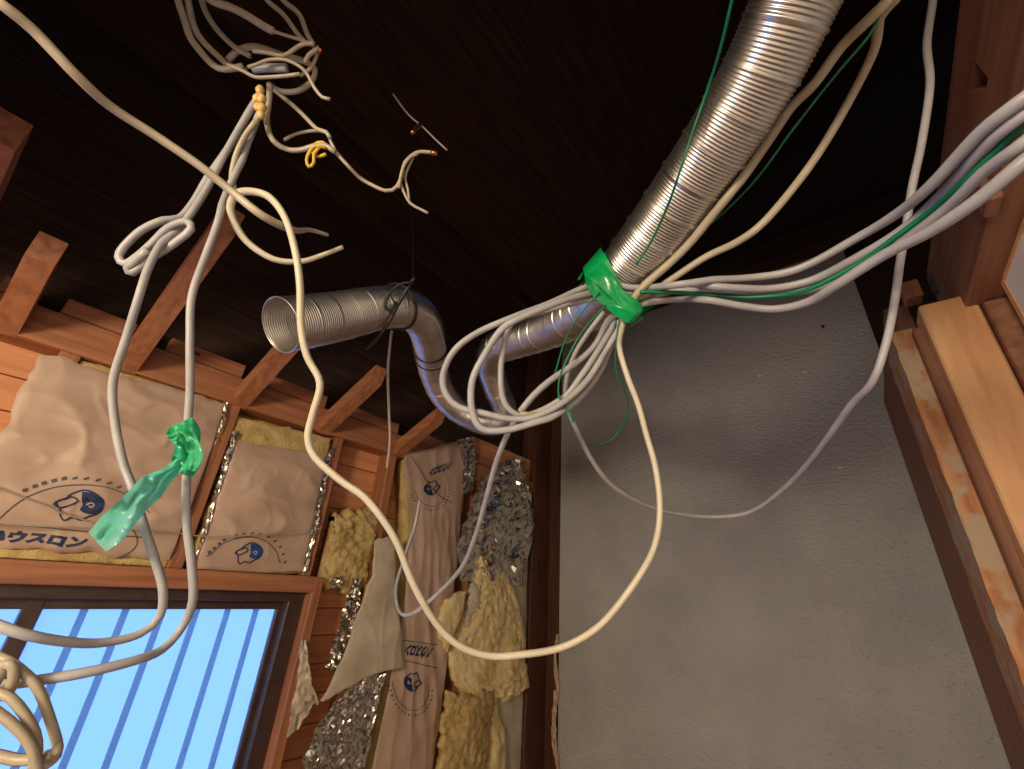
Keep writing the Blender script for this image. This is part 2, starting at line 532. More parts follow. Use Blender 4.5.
# ---------------------------------------------------------------- corner post and plaster wall
wr = root('wall_right', (XW, 0.8, 0), kind='structure')
ypr = onX(562, 600, XW).y       # where plaster meets the post
box('plaster', XW, XW + 0.06, -0.28, ypr + 0.02, 0, HC + 2.0, M_plaster, wr, 0)
xp0 = xr(530, 520); xp1 = xr(548, 520)
box('corner_post', xp0, xp1 - 0.004, D - 0.03, D + 0.1, 0, HC + 1.95, M_post, wr, 0.004)
box('corner_post', xp1, XW + 0.05, ypr, D + 0.06, 0, HC + 1.95, M_post, wr, 0.004)
pn = onX(823, 327, XW)
vs, fs = sweep([Vector((XW + 0.01, pn.y, pn.z)), Vector((XW - 0.012, pn.y, pn.z))], 0.008, 8)
link_obj('nail', vs, fs, M_black, wr)
for (a, b) in ((840, 468), (760, 376), (805, 372)):
    c = onX(a, b, XW)
    vs = []
    for k in range(7):
        t = k / 7 * 6.283
        vs.append(Vector((XW - 0.003, c.y + math.cos(t) * 0.016 * random.uniform(.6, 1.1), c.z + math.sin(t) * 0.009 * random.uniform(.5, 1.2))))
    vs.append(Vector((XW - 0.007, c.y, c.z)))
    link_obj('plaster_chip', vs, [[k, (k + 1) % 7, 7] for k in range(7)], M_white, wr)

# ---------------------------------------------------------------- partition at the right
pt = root('wall_partition', (1.5, -0.25, 0), kind='structure')
box('side_board', 1.73, XW, -0.29, -0.228, 0, HC + 0.95, M_old_z, pt, 0.002)
# rough stud: subdivided and uneven
def rough_post(x0, x1, y0, y1, z0, z1, amp):
    vs, fs = [], []
    nzv = 90; ring = [(x0, y0), (x0, (y0 + y1) / 2), (x0, y1), ((x0 + x1) / 2, y1), (x1, y1), (x1, y0)]
    n = len(ring)
    for i in range(nzv + 1):
        z = z0 + (z1 - z0) * i / nzv
        for (x, y) in ring:
            p = Vector((x, y, z))
            vs.append(p + Vector((fr(p, 26, 3), fr(p, 24, 9), 0)) * amp)
    for i in range(nzv):
        for k in range(n):
            fs.append([i * n + k, i * n + (k + 1) % n, (i + 1) * n + (k + 1) % n, (i + 1) * n + k][::-1])
    fs.append(list(range(n))); fs.append([nzv * n + k for k in range(n)][::-1])
    return vs, fs
XR = 1.5
vs, fs = rough_post(XR, 1.73, -0.160 * XR, -0.128 * XR, 0, HC + 0.74, 0.003)
link_obj('rough_stud', vs, fs, M_rough, pt)
XB = 1.4
box('pine_post', XB, XB + 0.1, -0.257 * XB, -0.181 * XB, 0, HC + 0.538 * XB, M_pine, pt, 0.004)
box('backing_post', XB + 0.06, XB + 0.17, -0.50, -0.235, 0, HC + 0.72, M_old_z, pt, 0.003)
box('side_post', XB - 0.02, XB + 0.1, -0.50, -0.257 * XB - 0.004, 0, HC + 0.71, M_beamdk, pt, 0.003)
# long beam over the partition with a notch cut through its face
ybm = -0.335
zb0, zb1 = HC + 0.715, HC + 0.96
vs, fs = boxgeo(-0.25, 1.60, ybm - 0.12, ybm, zb0, zb1, 0.004)
beam = link_obj('partition_beam', vs, fs, M_beamdk, pt)
notch = [onY(*p, ybm) for p in ((974, 60), (988, 78), (986, 90), (968, 92))]
cv = [Vector((p.x, ybm + 0.02, p.z)) for p in notch] + [Vector((p.x, ybm - 0.07, p.z)) for p in notch]
cut = link_obj('cutter', cv, [[0, 1, 2, 3], [7, 6, 5, 4], [0, 4, 5, 1], [1, 5, 6, 2], [2, 6, 7, 3], [3, 7, 4, 0]], M_beamdk)
bmx = bmesh.new(); bmx.from_mesh(cut.data); bmesh.ops.recalc_face_normals(bmx, faces=bmx.faces); bmx.to_mesh(cut.data); bmx.free()
md = beam.modifiers.new('notch', 'BOOLEAN'); md.operation = 'DIFFERENCE'; md.object = cut; md.solver = 'EXACT'
dg = bpy.context.evaluated_depsgraph_get()
newme = bpy.data.meshes.new_from_object(beam.evaluated_get(dg))
beam.modifiers.clear(); beam.data = newme
bpy.data.objects.remove(cut)
q = onY(968, 205, ybm + 0.03)
box('peg_block', q.x - 0.03, q.x + 0.03, ybm - 0.01, ybm + 0.012, q.z - 0.025, q.z + 0.045, M_beamdk, pt, 0.004)
q = onX(912, 288, 1.52)
box('packing_block', 1.52, 1.58, q.y - 0.02, q.y + 0.022, q.z - 0.03, q.z + 0.03, M_wood_z, pt, 0.004)
q = onX(934, 287, 1.40)
vs, fs = sweep([Vector((1.40, q.y, q.z - 0.02)), Vector((1.40, q.y, q.z + 0.03))], 0.006, 8)
link_obj('bolt', vs, fs, M_steel, pt)
# white board of the adjoining room
xe, ye_ = 1.30, -0.386
box('plasterboard', -1.0, xe - 0.012, ye_ - 0.05, ye_, 0, HC + 0.705, M_white, pt, 0.0)
box('edge_strip', xe - 0.012, xe + 0.012, ye_ - 0.06, ye_ + 0.002, 0, HC + 0.712, M_pine, pt, 0.002)
box('edge_strip', -1.0, xe - 0.012, ye_ - 0.06, ye_ + 0.002, HC + 0.700, HC + 0.714, M_pine, pt, 0.002)

# ---------------------------------------------------------------- rest of the enclosure
tag(box('floor', -4.2, XW + 0.1, -2.3, D + 0.15, -0.06, 0.0, M_floor, None, 0), kind='structure')
cp_ = [(-4.2, -2.3), (-0.26, -2.3), (-0.26, 0.8), (-1.1, D), (-4.2, D)]  # unseen ceiling, edge and slanted corner shaped to block the lamp
vs = [Vector((x, y, HC + 0.585)) for x, y in cp_] + [Vector((x, y, HC + 0.645)) for x, y in cp_]
tag(link_obj('ceiling_unseen_blocker', vs, [[4, 3, 2, 1, 0], [5, 6, 7, 8, 9]] + [[k, (k + 1) % 5, 5 + (k + 1) % 5, 5 + k] for k in range(5)], M_plain), kind='structure')
tag(box('wall_back', -4.26, -4.2, -2.3, D + 0.2, 0, HC + 3.9, M_plain, None, 0), kind='structure')
tag(box('wall_side', -4.2, XW + 0.1, -2.36, -2.3, 0, HC + 3.9, M_plain, None, 0), kind='structure')
tag(box('wall_gable', XW + 0.06, XW + 0.12, -2.3, 2.05, 0, HC + 3.9, M_darkold, None, 0), kind='structure')
tag(box('wall_left_end', -4.2, -1.9, D, D + 0.12, 0, HC + 1.7, M_plain, None, 0), kind='structure')
box('eave_board', -4.3, XW + 0.1, D + 0.12, D + 0.2, HC + 0.40, HC + 1.98, M_darkold, wl, 0)
box('daylight_blocker', x_jamb, XW + 0.1, D + 0.12, D + 0.125, 0, HC + 0.42, M_darkold, wl, 0)  # added dark backing, stops daylight leaking between the sheathing boards
box('daylight_blocker', -1.9, x_jamb + 0.01, D + 0.12, D + 0.125, HC - 0.02, HC + 0.42, M_darkold, wl, 0)
box('daylight_blocker', -1.9, x_jamb + 0.01, D + 0.12, D + 0.125, 0, HC - 1.05, M_darkold, wl, 0)


# ================================================================== INSULATION
def edge(poly, Y):
    pts = [onY(p[0], p[1], Y) for p in poly]
    L = [0]
    for a, b in zip(pts, pts[1:]): L.append(L[-1] + (b - a).length)
    def f(t):
        s = t * L[-1]
        for i in range(len(pts) - 1):
            if s <= L[i + 1] + 1e-9:
                k = (s - L[i]) / max(1e-9, L[i + 1] - L[i])
                return pts[i].lerp(pts[i + 1], k)
        return pts[-1].copy()
    return f

class Sheet:
    """height-field sheet between a left and a right edge given in photo pixels on the plane y = Y"""
    def __init__(self, left, right, Y, hfun, rag=0.0, seed=0.0, x0=-9.0, x1=9.0, z0=-9.0, z1=99.0):
        self.xtop = -9.0
        self.x0 = x0; self.x1 = x1; self.z0 = z0; self.z1 = z1
        self.l = edge(left, Y); self.r = edge(right, Y); self.Y = Y; self.h = hfun; self.rag = rag; self.seed = seed
    def flat(self, u, v):
        return self.l(v).lerp(self.r(v), u)
    def S(self, u, v, off=0.0):
        p = self.flat(u, v)
        if self.rag:
            e = max(0, 1 - min(v, 1 - v) * 9)
            p.z += self.rag * e * (fr((u * 7, self.seed, v), 1.0, self.seed, 3))
            e2 = max(0, 1 - min(u, 1 - u) * 9)
            p.x += self.rag * e2 * (fr((v * 9, self.seed + 4, u), 1.0, self.seed, 3))
        if p.z > z_plate_bot - 0.02: p.x = max(self.xtop, p.x)
        p.x = min(self.x1, max(self.x0, p.x)); p.z = min(self.z1, max(self.z0, p.z))
        p.y = self.Y - self.h(u, v, p) - off
        return p
    def mesh(self, nu, nv):
        vs = [self.S(i / nu, j / nv) for j in range(nv + 1) for i in range(nu + 1)]
        fs = [[j * (nu + 1) + i, (j + 1) * (nu + 1) + i, (j + 1) * (nu + 1) + i + 1, j * (nu + 1) + i + 1] for j in range(nv) for i in range(nu)]
        return vs, fs
    def solid(self, nu, nv, back):
        vs, fs = self.mesh(nu, nv)
        n0 = len(vs)
        ring = [i for i in range(nu + 1)] + [j * (nu + 1) + nu for j in range(1, nv + 1)] + [nv * (nu + 1) + i for i in range(nu - 1, -1, -1)] + [j * (nu + 1) for j in range(nv - 1, 0, -1)]
        for k in ring:
            p = vs[k].copy(); p.y = back; vs.append(p)
        n = len(ring)
        for k in range(n):
            fs.append([ring[k], ring[(k + 1) % n], n0 + (k + 1) % n, n0 + k])
        fs.append([n0 + k for k in range(n)])
        return vs, fs
    def inv(self, px, py):
        """(u, v) under a pixel"""
        u = v = 0.5; off = 0.03
        q = onY(px, py, self.Y - off)
        for it in range(14):
            p = self.flat(u, v)
            du = self.flat(u + .01, v) - self.flat(u - .01, v); dv = self.flat(u, min(1, v + .01)) - self.flat(u, max(0, v - .01))
            du /= .02; dv /= (min(1, v + .01) - max(0, v - .01))
            e = q - p
            det = du.x * dv.z - du.z * dv.x
            if abs(det) < 1e-12: break
            u += (e.x * dv.z - e.z * dv.x) / det
            v += (du.x * e.z - du.z * e.x) / det
            v = min(1, max(0, v)); u = min(1.2, max(-.2, u))
            q = onY(px, py, self.Y - self.h(u, v, p))
        return u, v

def puff(bulge, wr_, ws, seed, base=0.0, sx=1.0, sz=1.0):
    def h(u, v, p):
        u_ = min(1, max(0, u)); v_ = min(1, max(0, v))
        a = (max(0, math.sin(math.pi * u_)) ** .45) * (max(0, math.sin(math.pi * v_)) ** .35)
        k = (p.x * sx * .8 + p.z * .5, 0, p.z * sz - p.x * .35)
        r = 1 - abs(nz(k, ws, seed)) * 1.6
        r2 = max(0, 1 - abs(nz((k[0] * 1.5, 0, k[2]), ws * 1.3, seed + 7)) * 9)
        return base + bulge * a + wr_ * .8 * (r - .6) * (0.35 + a) + wr_ * .28 * r2 * a + 0.08 * wr_ * nz((p.x, 0, p.z), ws * 5, seed)
    return h

def crumple(amp, s, seed, base=0.0, fold=0.0):
    def h(u, v, p):
        q = (p.x, 0.0, p.z)
        return base + amp * (1 - 2 * abs(nz(q, s, seed))) + amp * .5 * (1 - 2 * abs(nz(q, s * 2.1, seed + 5))) + min(amp, .006) * 1.1 * nz(q, 75, seed + 9) + fold * math.sin(u * 14 + seed + 2 * nz(q, 6, seed))
    return h

def lumpy(th, amp, s, seed, base=0.0):
    def h(u, v, p):
        u_ = min(1, max(0, u)); v_ = min(1, max(0, v))
        a = (max(0, math.sin(math.pi * u_)) ** .5) * (max(0, math.sin(math.pi * v_)) ** .5)
        q = (p.x, 0.0, p.z)
        g = (p.x, 0.0, p.z * 2.2)
        return base + th * a + amp * .55 * nz(q, s * .55, seed) * (.3 + a) + amp * .30 * nz(g, s * 2.2, seed + 3) + amp * .22 * nz(q, s * 6, seed + 6) + amp * .15 * nz(q, s * 13, seed + 8)
    return h

def add_film(parent, sh, nu, nv, m=None, name='film'):
    vs, fs = sh.mesh(nu, nv)
    o = link_obj(name, vs, fs, m or M_film, parent, smooth=True)
    return o

def add_solid(parent, sh, nu, nv, back, m, name):
    vs, fs = sh.solid(nu, nv, back)
    return link_obj(name, vs, fs, m, parent, smooth=True)

def add_foil(parent, sh, nu, nv, name='foil_facing'):
    rg = random.Random(nu * 31 + nv)
    vs, fs = [], []
    for j in range(nv + 1):
        for i in range(nu + 1):
            u = i / nu + (rg.uniform(-.42, .42) / nu if 0 < i < nu else 0)
            v = j / nv + (rg.uniform(-.42, .42) / nv if 0 < j < nv else 0)
            vs.append(sh.S(u, v, rg.uniform(-.0016, .0016)))
    for j in range(nv):
        for i in range(nu):
            a = j * (nu + 1) + i; b = a + 1; c = a + nu + 2; d = a + nu + 1
            fs += [[a, d, c], [a, c, b]] if rg.random() < .5 else [[a, d, b], [b, d, c]]
    return link_obj(name, vs, fs, M_foil, parent, smooth=False)

def stroke(sh, pix, wpx, closed=False):
    """ribbon along pixel points laid on a sheet; width in pixels of the photo"""
    pts = [Vector((p[0], p[1], 0)) for p in pix]
    if closed: pts.append(pts[0])
    pts = resample(pts, 2.0)
    vs, fs = [], []
    for i, p in enumerate(pts):
        a = pts[max(0, i - 1)]; b = pts[min(len(pts) - 1, i + 1)]
        t = (b - a).normalized(); n = Vector((-t.y, t.x, 0)) * wpx / 2
        for q in (p + n, p - n):
            u, v = sh.inv(q.x, q.y)
            vs.append(sh.S(u, v, 0.0022))
    for i in range(len(pts) - 1):
        fs.append([2 * i, 2 * i + 1, 2 * i + 3, 2 * i + 2])
    return vs, fs

def fill(sh, pix, cen):
    pts = [Vector((p[0], p[1], 0)) for p in pix] ; pts.append(pts[0])
    pts = resample(pts, 2.0)[:-1]
    vs = []
    N = len(pts)
    c = Vector((cen[0], cen[1], 0))
    rings = 4
    for r in range(1, rings + 1):
        for p in pts:
            q = c.lerp(p, r / rings)
            u, v = sh.inv(q.x, q.y); vs.append(sh.S(u, v, 0.0022))
    u, v = sh.inv(*cen); vs.append(sh.S(u, v, 0.0022))
    fs = [[len(vs) - 1, k, (k + 1) % N] for k in range(N)]
    for r in range(rings - 1):
        for k in range(N):
            fs.append([r * N + k, r * N + (k + 1) % N, (r + 1) * N + (k + 1) % N, (r + 1) * N + k])
    return vs, fs

def merge(parts):
    V, Fc = [], []
    for vs, fs in parts:
        o = len(V); V += vs; Fc += [[i + o for i in f] for f in fs]
    return V, Fc

def text_geo(body):
    cu = bpy.data.curves.new('t', 'FONT'); cu.body = body; cu.size = 1.0; cu.offset = 0.065; cu.shear = 0.25
    o = bpy.data.objects.new('t', cu); col.objects.link(o)
    dg_ = bpy.context.evaluated_depsgraph_get()
    me = bpy.data.meshes.new_from_object(o.evaluated_get(dg_))
    bm = bmesh.new(); bm.from_mesh(me)
    bmesh.ops.triangulate(bm, faces=bm.faces)
    bmesh.ops.subdivide_edges(bm, edges=[e for e in bm.edges if e.calc_length() > .25], cuts=1)
    bmesh.ops.triangulate(bm, faces=bm.faces)
    bm.verts.index_update()
    vs = [v.co.copy() for v in bm.verts]; fs = [[v.index for v in f.verts] for f in bm.faces]
    bm.free(); bpy.data.objects.remove(o)
    return vs, fs

def put_text(sh, parent, body, o, ex, ey, name='lettering'):
    """o: pixel of the text's lower left, ex: pixel vector of full width, ey: pixel vector of the cap height"""
    vs, fs = text_geo(body)
    w = max(v.x for v in vs); h = max(v.y for v in vs)
    out = []
    for v in vs:
        a = v.x / w; b = v.y / h
        u, vv = sh.inv(o[0] + ex[0] * a + ey[0] * b, o[1] + ex[1] * a + ey[1] * b)
        out.append(sh.S(u, vv, 0.0024))
    return link_obj(name, out, fs, M_ink, parent)

# animal-head outline, swirl and snout in a unit frame (x right, y down)
HEAD = [(-.95, -.35), (-.6, -.62), (-.1, -.8), (.45, -.62), (.85, -.25), (.88, .2), (.7, .5), (.3, .7), (-.1, .95), (-.5, .82), (-.9, 1.05), (-1.15, .7), (-1.2, .35), (-1.55, .15), (-1.3, -.1), (-.9, -.25)]
SNOUT = [(-1.45, .0), (-.75, -.35), (-.4, -.15), (-.75, .15), (-1.25, .32)]
SWIRL = [(-.25, -.70), (.45, -.66), (.92, -.25), (.92, .2), (.6, .52), (.1, .55), (-.22, .35), (-.12, .1), (-.22, -.3)]
CURL = [(.05, .05), (.3, -.1), (.45, .05), (.3, .18), (.2, .08)]

def emblem(sh, parent, c, ex, ey, ink, lw=1.6, arc=None, dots=True):
    def T(p): return (c[0] + ex[0] * p[0] + ey[0] * p[1], c[1] + ex[1] * p[0] + ey[1] * p[1])
    vs, fs = merge([stroke(sh, [T(p) for p in HEAD], lw, True), stroke(sh, [T(p) for p in SNOUT], lw, True)])
    e = link_obj('emblem_outline', vs, fs, M_ink, parent)
    vs, fs = fill(sh, [T(p) for p in SWIRL], T((.35, -.1)))
    sw_ = link_obj('emblem_swirl', vs, fs, ink, parent)
    vs, fs = stroke(sh, [T(p) for p in CURL], lw * .8)
    vs = [v + Vector((0, -.001, 0)) for v in vs]
    link_obj('curl', vs, fs, M_film, parent)
    if arc:
        r1, r2, a0, a1 = arc
        A = [T((r1 * math.cos(math.radians(a)), -r1 * math.sin(math.radians(a)))) for a in range(a0, a1 + 1, 10)]
        B = [T((r2 * math.cos(math.radians(a)), -r2 * math.sin(math.radians(a)))) for a in range(a0, a1 + 1, 10)]
        parts = [stroke(sh, A, lw * .6)]
        if dots:
            for k, a in enumerate(range(a0 + 6, a1 - 4, 9)):
                am = [T((r2 * math.cos(math.radians(a + d)), -r2 * math.sin(math.radians(a + d)))) for d in (0, 2.2 if k % 2 else 3.6)]
                parts.append(stroke(sh, am, lw * (1.9 if k % 3 else 1.2)))
        vs, fs = merge(parts)
        link_obj('emblem_arc', vs, fs, M_inkg, parent)

BK = D + 0.098
ZP = z_plate_bot - 0.003
ZH = z_head_top + 0.002
A0, A1 = SA - 0.024, SA + 0.024      # faces of the studs either side
B0, B1 = SB - 0.0195, SB + 0.0195
C0, C1 = SC - 0.039, SC + 0.009
E1 = SE + 0.0415
GRP = 'insulation batts in the window wall'
# --- batt 1: wide one over the window
b1 = root('insulation_batt', onY(80, 570, D), 'widest film-faced insulation batt over the window, printed with a big emblem and lettering', 'insulation', GRP)
s1 = Sheet([(40, 354), (2, 428), (-66, 543)], [(226, 402), (208, 480), (187, 561)], D, puff(0.022, 0.022, 5.5, 2.0, 0.002, 1.0, 1.3), 0.012, 1.0, x1=A0, z0=ZH, z1=ZP)
f1 = add_film(b1, s1, 70, 60)
sw = Sheet([(50, 350), (4, 424), (-75, 568)], [(222, 399), (206, 480), (183, 573)], D, lumpy(0.008, 0.007, 22, 4.0, -0.012), 0.01, 3.0, x0=SA - 0.457, x1=A0, z0=ZH, z1=ZP)
add_solid(b1, sw, 50, 40, BK, M_wool, 'glass_wool')
sf = Sheet([(223, 402), (207, 480), (185, 568)], [(227, 404), (211, 480), (189, 568)], D, crumple(0.004, 30, 3, 0.012), 0.004, 2.0, x1=A0 + .002, z0=ZH, z1=ZP)
add_foil(b1, sf, 5, 60, 'foil_edge')
emblem(s1, f1, (85, 504), (20, 1.5), (-3, 17), M_ink, 1.7, None)
arc = [(-20, 540), (0, 518), (22, 500), (48, 489), (75, 485), (105, 487), (130, 497), (150, 513)]
parts = [stroke(s1, arc, 1.1), stroke(s1, [(-5, 524), (50, 528), (105, 534), (150, 538)], 1.1), stroke(s1, [(118, 556), (130, 552), (137, 543), (134, 532), (126, 528)], 1.0)]
for (a, b) in ((25, 490), (35, 486), (44, 483), (54, 480.5), (64, 478.5), (75, 478), (86, 478.5), (98, 480), (109, 483), (119, 487), (128, 492)):
    parts.append(stroke(s1, [(a - 2.6, b + 1), (a, b), (a + 2.6, b - .6)], 3.4 if a < 75 else 2.2))
vs, fs = merge(parts)
link_obj('emblem_arc', vs, fs, M_inkg, f1)
put_text(s1, f1, 'ハウスロン', (-16, 538.5), (102, 9), (2, -10.5))

# --- batt 2: narrow one right of the stud
b2 = root('insulation_batt', onY(250, 572, D), 'narrow film-faced insulation batt with bare wool along its top, small blue emblem', 'insulation', GRP)
s2 = Sheet([(236, 440), (216, 500), (192, 571)], [(326, 455), (316, 510), (303, 572)], D, puff(0.018, 0.018, 7, 8.0, 0.002, 1.0, 1.4), 0.006, 5.0, x0=A1, x1=B0, z0=ZH, z1=ZP)
f2 = add_film(b2, s2, 46, 50)
sw = Sheet([(238, 416), (215, 500), (190, 573)], [(334, 437), (318, 510), (303, 574)], D, lumpy(0.012, 0.009, 26, 6.0, -0.014), 0.012, 6.0, x0=A1, x1=B0, z0=ZH, z1=ZP)
add_solid(b2, sw, 44, 44, BK, M_wool, 'glass_wool')
sf = Sheet([(327, 452), (315, 510), (302, 570)], [(333, 447), (320, 510), (306, 570)], D, crumple(0.004, 30, 13, 0.008), 0.004, 2.0)
add_foil(b2, sf, 5, 50, 'foil_edge')
sf = Sheet([(233, 428), (212, 500), (190, 568)], [(237, 434), (216, 500), (194, 568)], D, crumple(0.004, 30, 19, 0.006), 0.004, 2.0)
add_foil(b2, sf, 4, 50, 'foil_edge')
emblem(s2, f2, (252, 552), (11, .5), (-2.2, 11.5), M_inkb, 1.3, None)
parts = [stroke(s2, [(209, 556), (222, 544), (238, 538), (252, 537), (265, 541), (275, 550), (280, 563)], 1.0), stroke(s2, [(206, 557), (211, 551)], .8)]
for (a, b) in ((209, 552), (214, 548), (219, 543.5), (224, 540), (236, 535), (244, 533.5), (252, 533), (260, 534), (268, 537), (275, 541), (280, 547), (283, 554), (285, 562)):
    parts.append(stroke(s2, [(a - 1.5, b + .8), (a + 1.5, b - .8)], 2.6 if a < 226 else 1.6))
vs, fs = merge(parts)
link_obj('emblem_arc', vs, fs, M_inkg, f2)

# --- torn batt between the studs: wool scrap, hanging film, foil
b3 = root('torn_insulation', onY(345, 640, D), 'torn insulation scrap of matted wool with grey paper hanging beside the window', 'insulation', GRP)
sw = Sheet([(318, 520), (309, 545), (306, 572), (312, 586)], [(372, 505), (386, 535), (384, 565), (372, 592)], D, lumpy(0.03, 0.04, 14, 21.0, -0.01), 0.035, 21.0, x0=max(B1, x_jamb + 0.036), x1=C0)
add_solid(b3, sw, 40, 40, D + 0.06, M_wool, 'glass_wool')
sp_ = Sheet([(374, 540), (372, 575), (362, 598), (350, 632), (338, 668), (320, 702)], [(393, 536), (395, 575), (397, 605), (401, 635), (404, 668), (382, 668)], D - 0.06, puff(0.012, 0.012, 5, 31.0, 0.004, 1.6, .5), 0.01, 31.0)
add_film(b3, sp_, 34, 56, M_film2, 'hanging_paper')
sf = Sheet([(349, 578), (340, 610), (330, 640), (322, 668)], [(357, 578), (356, 606), (350, 640), (335, 672)], D, crumple(0.010, 36, 23, 0.02), 0.006, 12.0)
add_foil(b3, sf, 9, 50, 'foil_strip')
sf = Sheet([(350, 674), (325, 705), (303, 740), (284, 800)], [(380, 672), (374, 700), (366, 740), (350, 800)], D - 0.005, crumple(0.012, 9, 37, 0.03), 0.006, 14.0)
add_foil(b3, sf, 28, 46, 'foil_facing')
sf = Sheet([(331, 578), (329, 585)], [(341, 576), (340, 586)], D - .03, crumple(0.006, 60, 40, 0.01), 0.003, 14.0)
add_foil(b3, sf, 6, 6, 'foil_flake')
sc_ = root('paper_scrap', onY(300, 740, D), 'ragged grey paper scrap stuck beside the window jamb', 'scrap')
s_ = Sheet([(298, 640), (294, 680), (284, 735)], [(303, 640), (309, 680), (313, 700), (296, 728)], D - 0.03, crumple(0.009, 24, 51, 0.012), 0.008, 51.0)
add_film(sc_, s_, 14, 36, M_film2, 'paper')
s_ = Sheet([(300, 650), (301, 690), (304, 700)], [(304, 655), (312, 690), (316, 704)], D - 0.045, crumple(0.008, 26, 55, 0.012), 0.008, 55.0)
add_film(sc_, s_, 8, 24, M_film2, 'paper_fold')

# --- batt 4: tall one, printed upside down
b4 = root('insulation_batt', onY(415, 800, D), 'tall brown film insulation batt with upside-down lettering, hung between bare studs', 'insulation', GRP)
s4 = Sheet([(401, 455), (409, 510), (408, 560), (402, 620), (388, 690), (362, 810)], [(472, 438), (462, 500), (457, 560), (451, 620), (444, 690), (425, 810)], D - 0.02, puff(0.014, 0.016, 7, 44.0, 0.004, 2.0, .5), 0.01, 44.0)
s4.xtop = RAF[5] + 0.031     # film tucked in beside the rafter foot
f4 = add_film(b4, s4, 40, 110)
sw = Sheet([(408, 458), (411, 560), (405, 620), (365, 810)], [(464, 442), (455, 560), (449, 620), (424, 810)], D - 0.02, lumpy(0.004, 0.005, 24, 14.0, -0.03), 0.01, 16.0, x0=C1, x1=SE - 0.002, z1=ZP)
add_solid(b4, sw, 20, 50, BK, M_wool, 'glass_wool')
sf = Sheet([(455, 440), (461, 465), (461, 495)], [(471, 437), (474, 462), (470, 490)], D - .02, crumple(0.008, 34, 61, 0.012), 0.005, 16.0)
add_foil(b4, sf, 9, 24, 'foil_edge')
put_text(s4, f4, 'ハウスロン', (452, 462), (-22, 7.5), (-2, 7.5))
emblem(s4, f4, (430, 489), (-6.5, 1.0), (-1.5, -7.5), M_ink, 1.1, (2.3, 2.8, 0, 180))
put_text(s4, f4, 'ハウスロン', (433, 648), (-27, -3), (-3, 11))
parts = [stroke(s4, [(402, 640), (420, 642.5), (438, 645)], 1.0), stroke(s4, [(404, 660), (420, 664), (437, 668)], 1.0)]
vs, fs = merge(parts); link_obj('ruled_line', vs, fs, M_inkg, f4)
emblem(s4, f4, (410.5, 683), (-7.0, -.6), (-.6, -10.5), M_ink, 1.3, (2.6, 3.1, 0, 180))

# --- batt 5: by the corner post
b5 = root('insulation_batt', onY(500, 800, D), 'burst insulation batt by the corner post with foil top and yellow wool spilling out', 'insulation', GRP)
s5 = Sheet([(470, 560), (466, 640), (455, 720), (440, 810)], [(526, 540), (525, 640), (521, 720), (517, 810)], D, puff(0.012, 0.010, 6, 64.0, 0.010, 2.0, .4), 0.008, 64.0, x0=SE, x1=xp0 - 0.002)
add_film(b5, s5, 30, 60, M_film2)
sf = Sheet([(500, 462), (476, 480), (463, 510), (450, 548), (454, 580)], [(513, 456), (524, 485), (530, 512), (526, 545), (518, 585)], D - 0.01, crumple(0.016, 13, 71, 0.03, 0.010), 0.012, 71.0)
add_foil(b5, sf, 32, 48)
sw = Sheet([(478, 558), (470, 590), (462, 615), (452, 640), (450, 672), (460, 700)], [(498, 560), (508, 585), (516, 612), (522, 650), (529, 686), (505, 700)], D - 0.03, lumpy(0.04, 0.045, 12, 81.0, 0.012), 0.035, 81.0, x1=xp0 - 0.002)
add_solid(b5, sw, 50, 70, D - 0.012, M_woolb, 'spilled_wool')
sw = Sheet([(448, 690), (440, 730), (432, 800)], [(492, 690), (488, 730), (478, 800)], D - 0.052, lumpy(0.03, 0.04, 14, 91.0, 0.016), 0.035, 91.0)
add_solid(b5, sw, 36, 44, D - 0.046, M_wool, 'lower_wool')
sw = Sheet([(447, 598), (441, 608), (436, 622), (440, 640)], [(466, 590), (463, 610), (455, 630), (447, 652)], D - 0.075, lumpy(0.02, 0.012, 30, 95.0, 0.006), 0.012, 95.0)
add_solid(b5, sw, 20, 24, D - 0.066, M_woolb, 'wool_tuft')

sw = Sheet([(472, 585), (463, 615), (461, 640)], [(484, 580), (478, 615), (470, 650)], D - 0.045, lumpy(0.02, 0.03, 20, 97.0, 0.004), 0.03, 97.0)
add_solid(b5, sw, 20, 36, D - 0.025, M_film2, 'grey_wool_flap')
sw = Sheet([(500, 572), (508, 605), (515, 640)], [(508, 578), (520, 610), (526, 652)], D - 0.045, lumpy(0.02, 0.03, 20, 99.0, 0.004), 0.03, 99.0)
add_solid(b5, sw, 14, 36, D - 0.025, M_woolb, 'wool_flap')
sw = Sheet([(478, 696), (482, 730), (486, 800)], [(492, 692), (504, 730), (508, 800)], D - 0.03, lumpy(0.02, 0.03, 20, 103.0, 0.004), 0.03, 103.0)
add_solid(b5, sw, 14, 36, D, M_woolb, 'wool_flap')

# --- torn paper strip along the post
db = root('torn_paper_strip', onX(556, 768, XW - .02), 'ragged torn paper strip clinging along the plaster edge beside the post', 'scrap')
path = [(557, 634), (555, 650), (556, 668), (557, 690), (555, 715), (554, 740), (557, 769)]
for k in range(3):
    pts = [onX(p[0] + random.uniform(-2, 2), p[1], XW - 0.012 - .006 * k) for p in path[(0 if k < 2 else 3):]]
    pp = resample(pts, 0.02)
    vs, fs = [], []
    for i, p in enumerate(pp):
        w = 0.006 + 0.016 * abs(fr((p.z, k, 0), 22, 2 * k, 3))
        vs += [p + Vector((-.006 * random.random(), w, 0)), p + Vector((-.014 * random.random(), 0, 0)), p + Vector((0, -w * .8, 0))]
        if i:
            b = 3 * i
            fs += [[b - 3, b - 2, b + 1, b], [b - 2, b - 1, b + 2, b + 1]]
    link_obj('strip', vs, fs, M_debris, db)


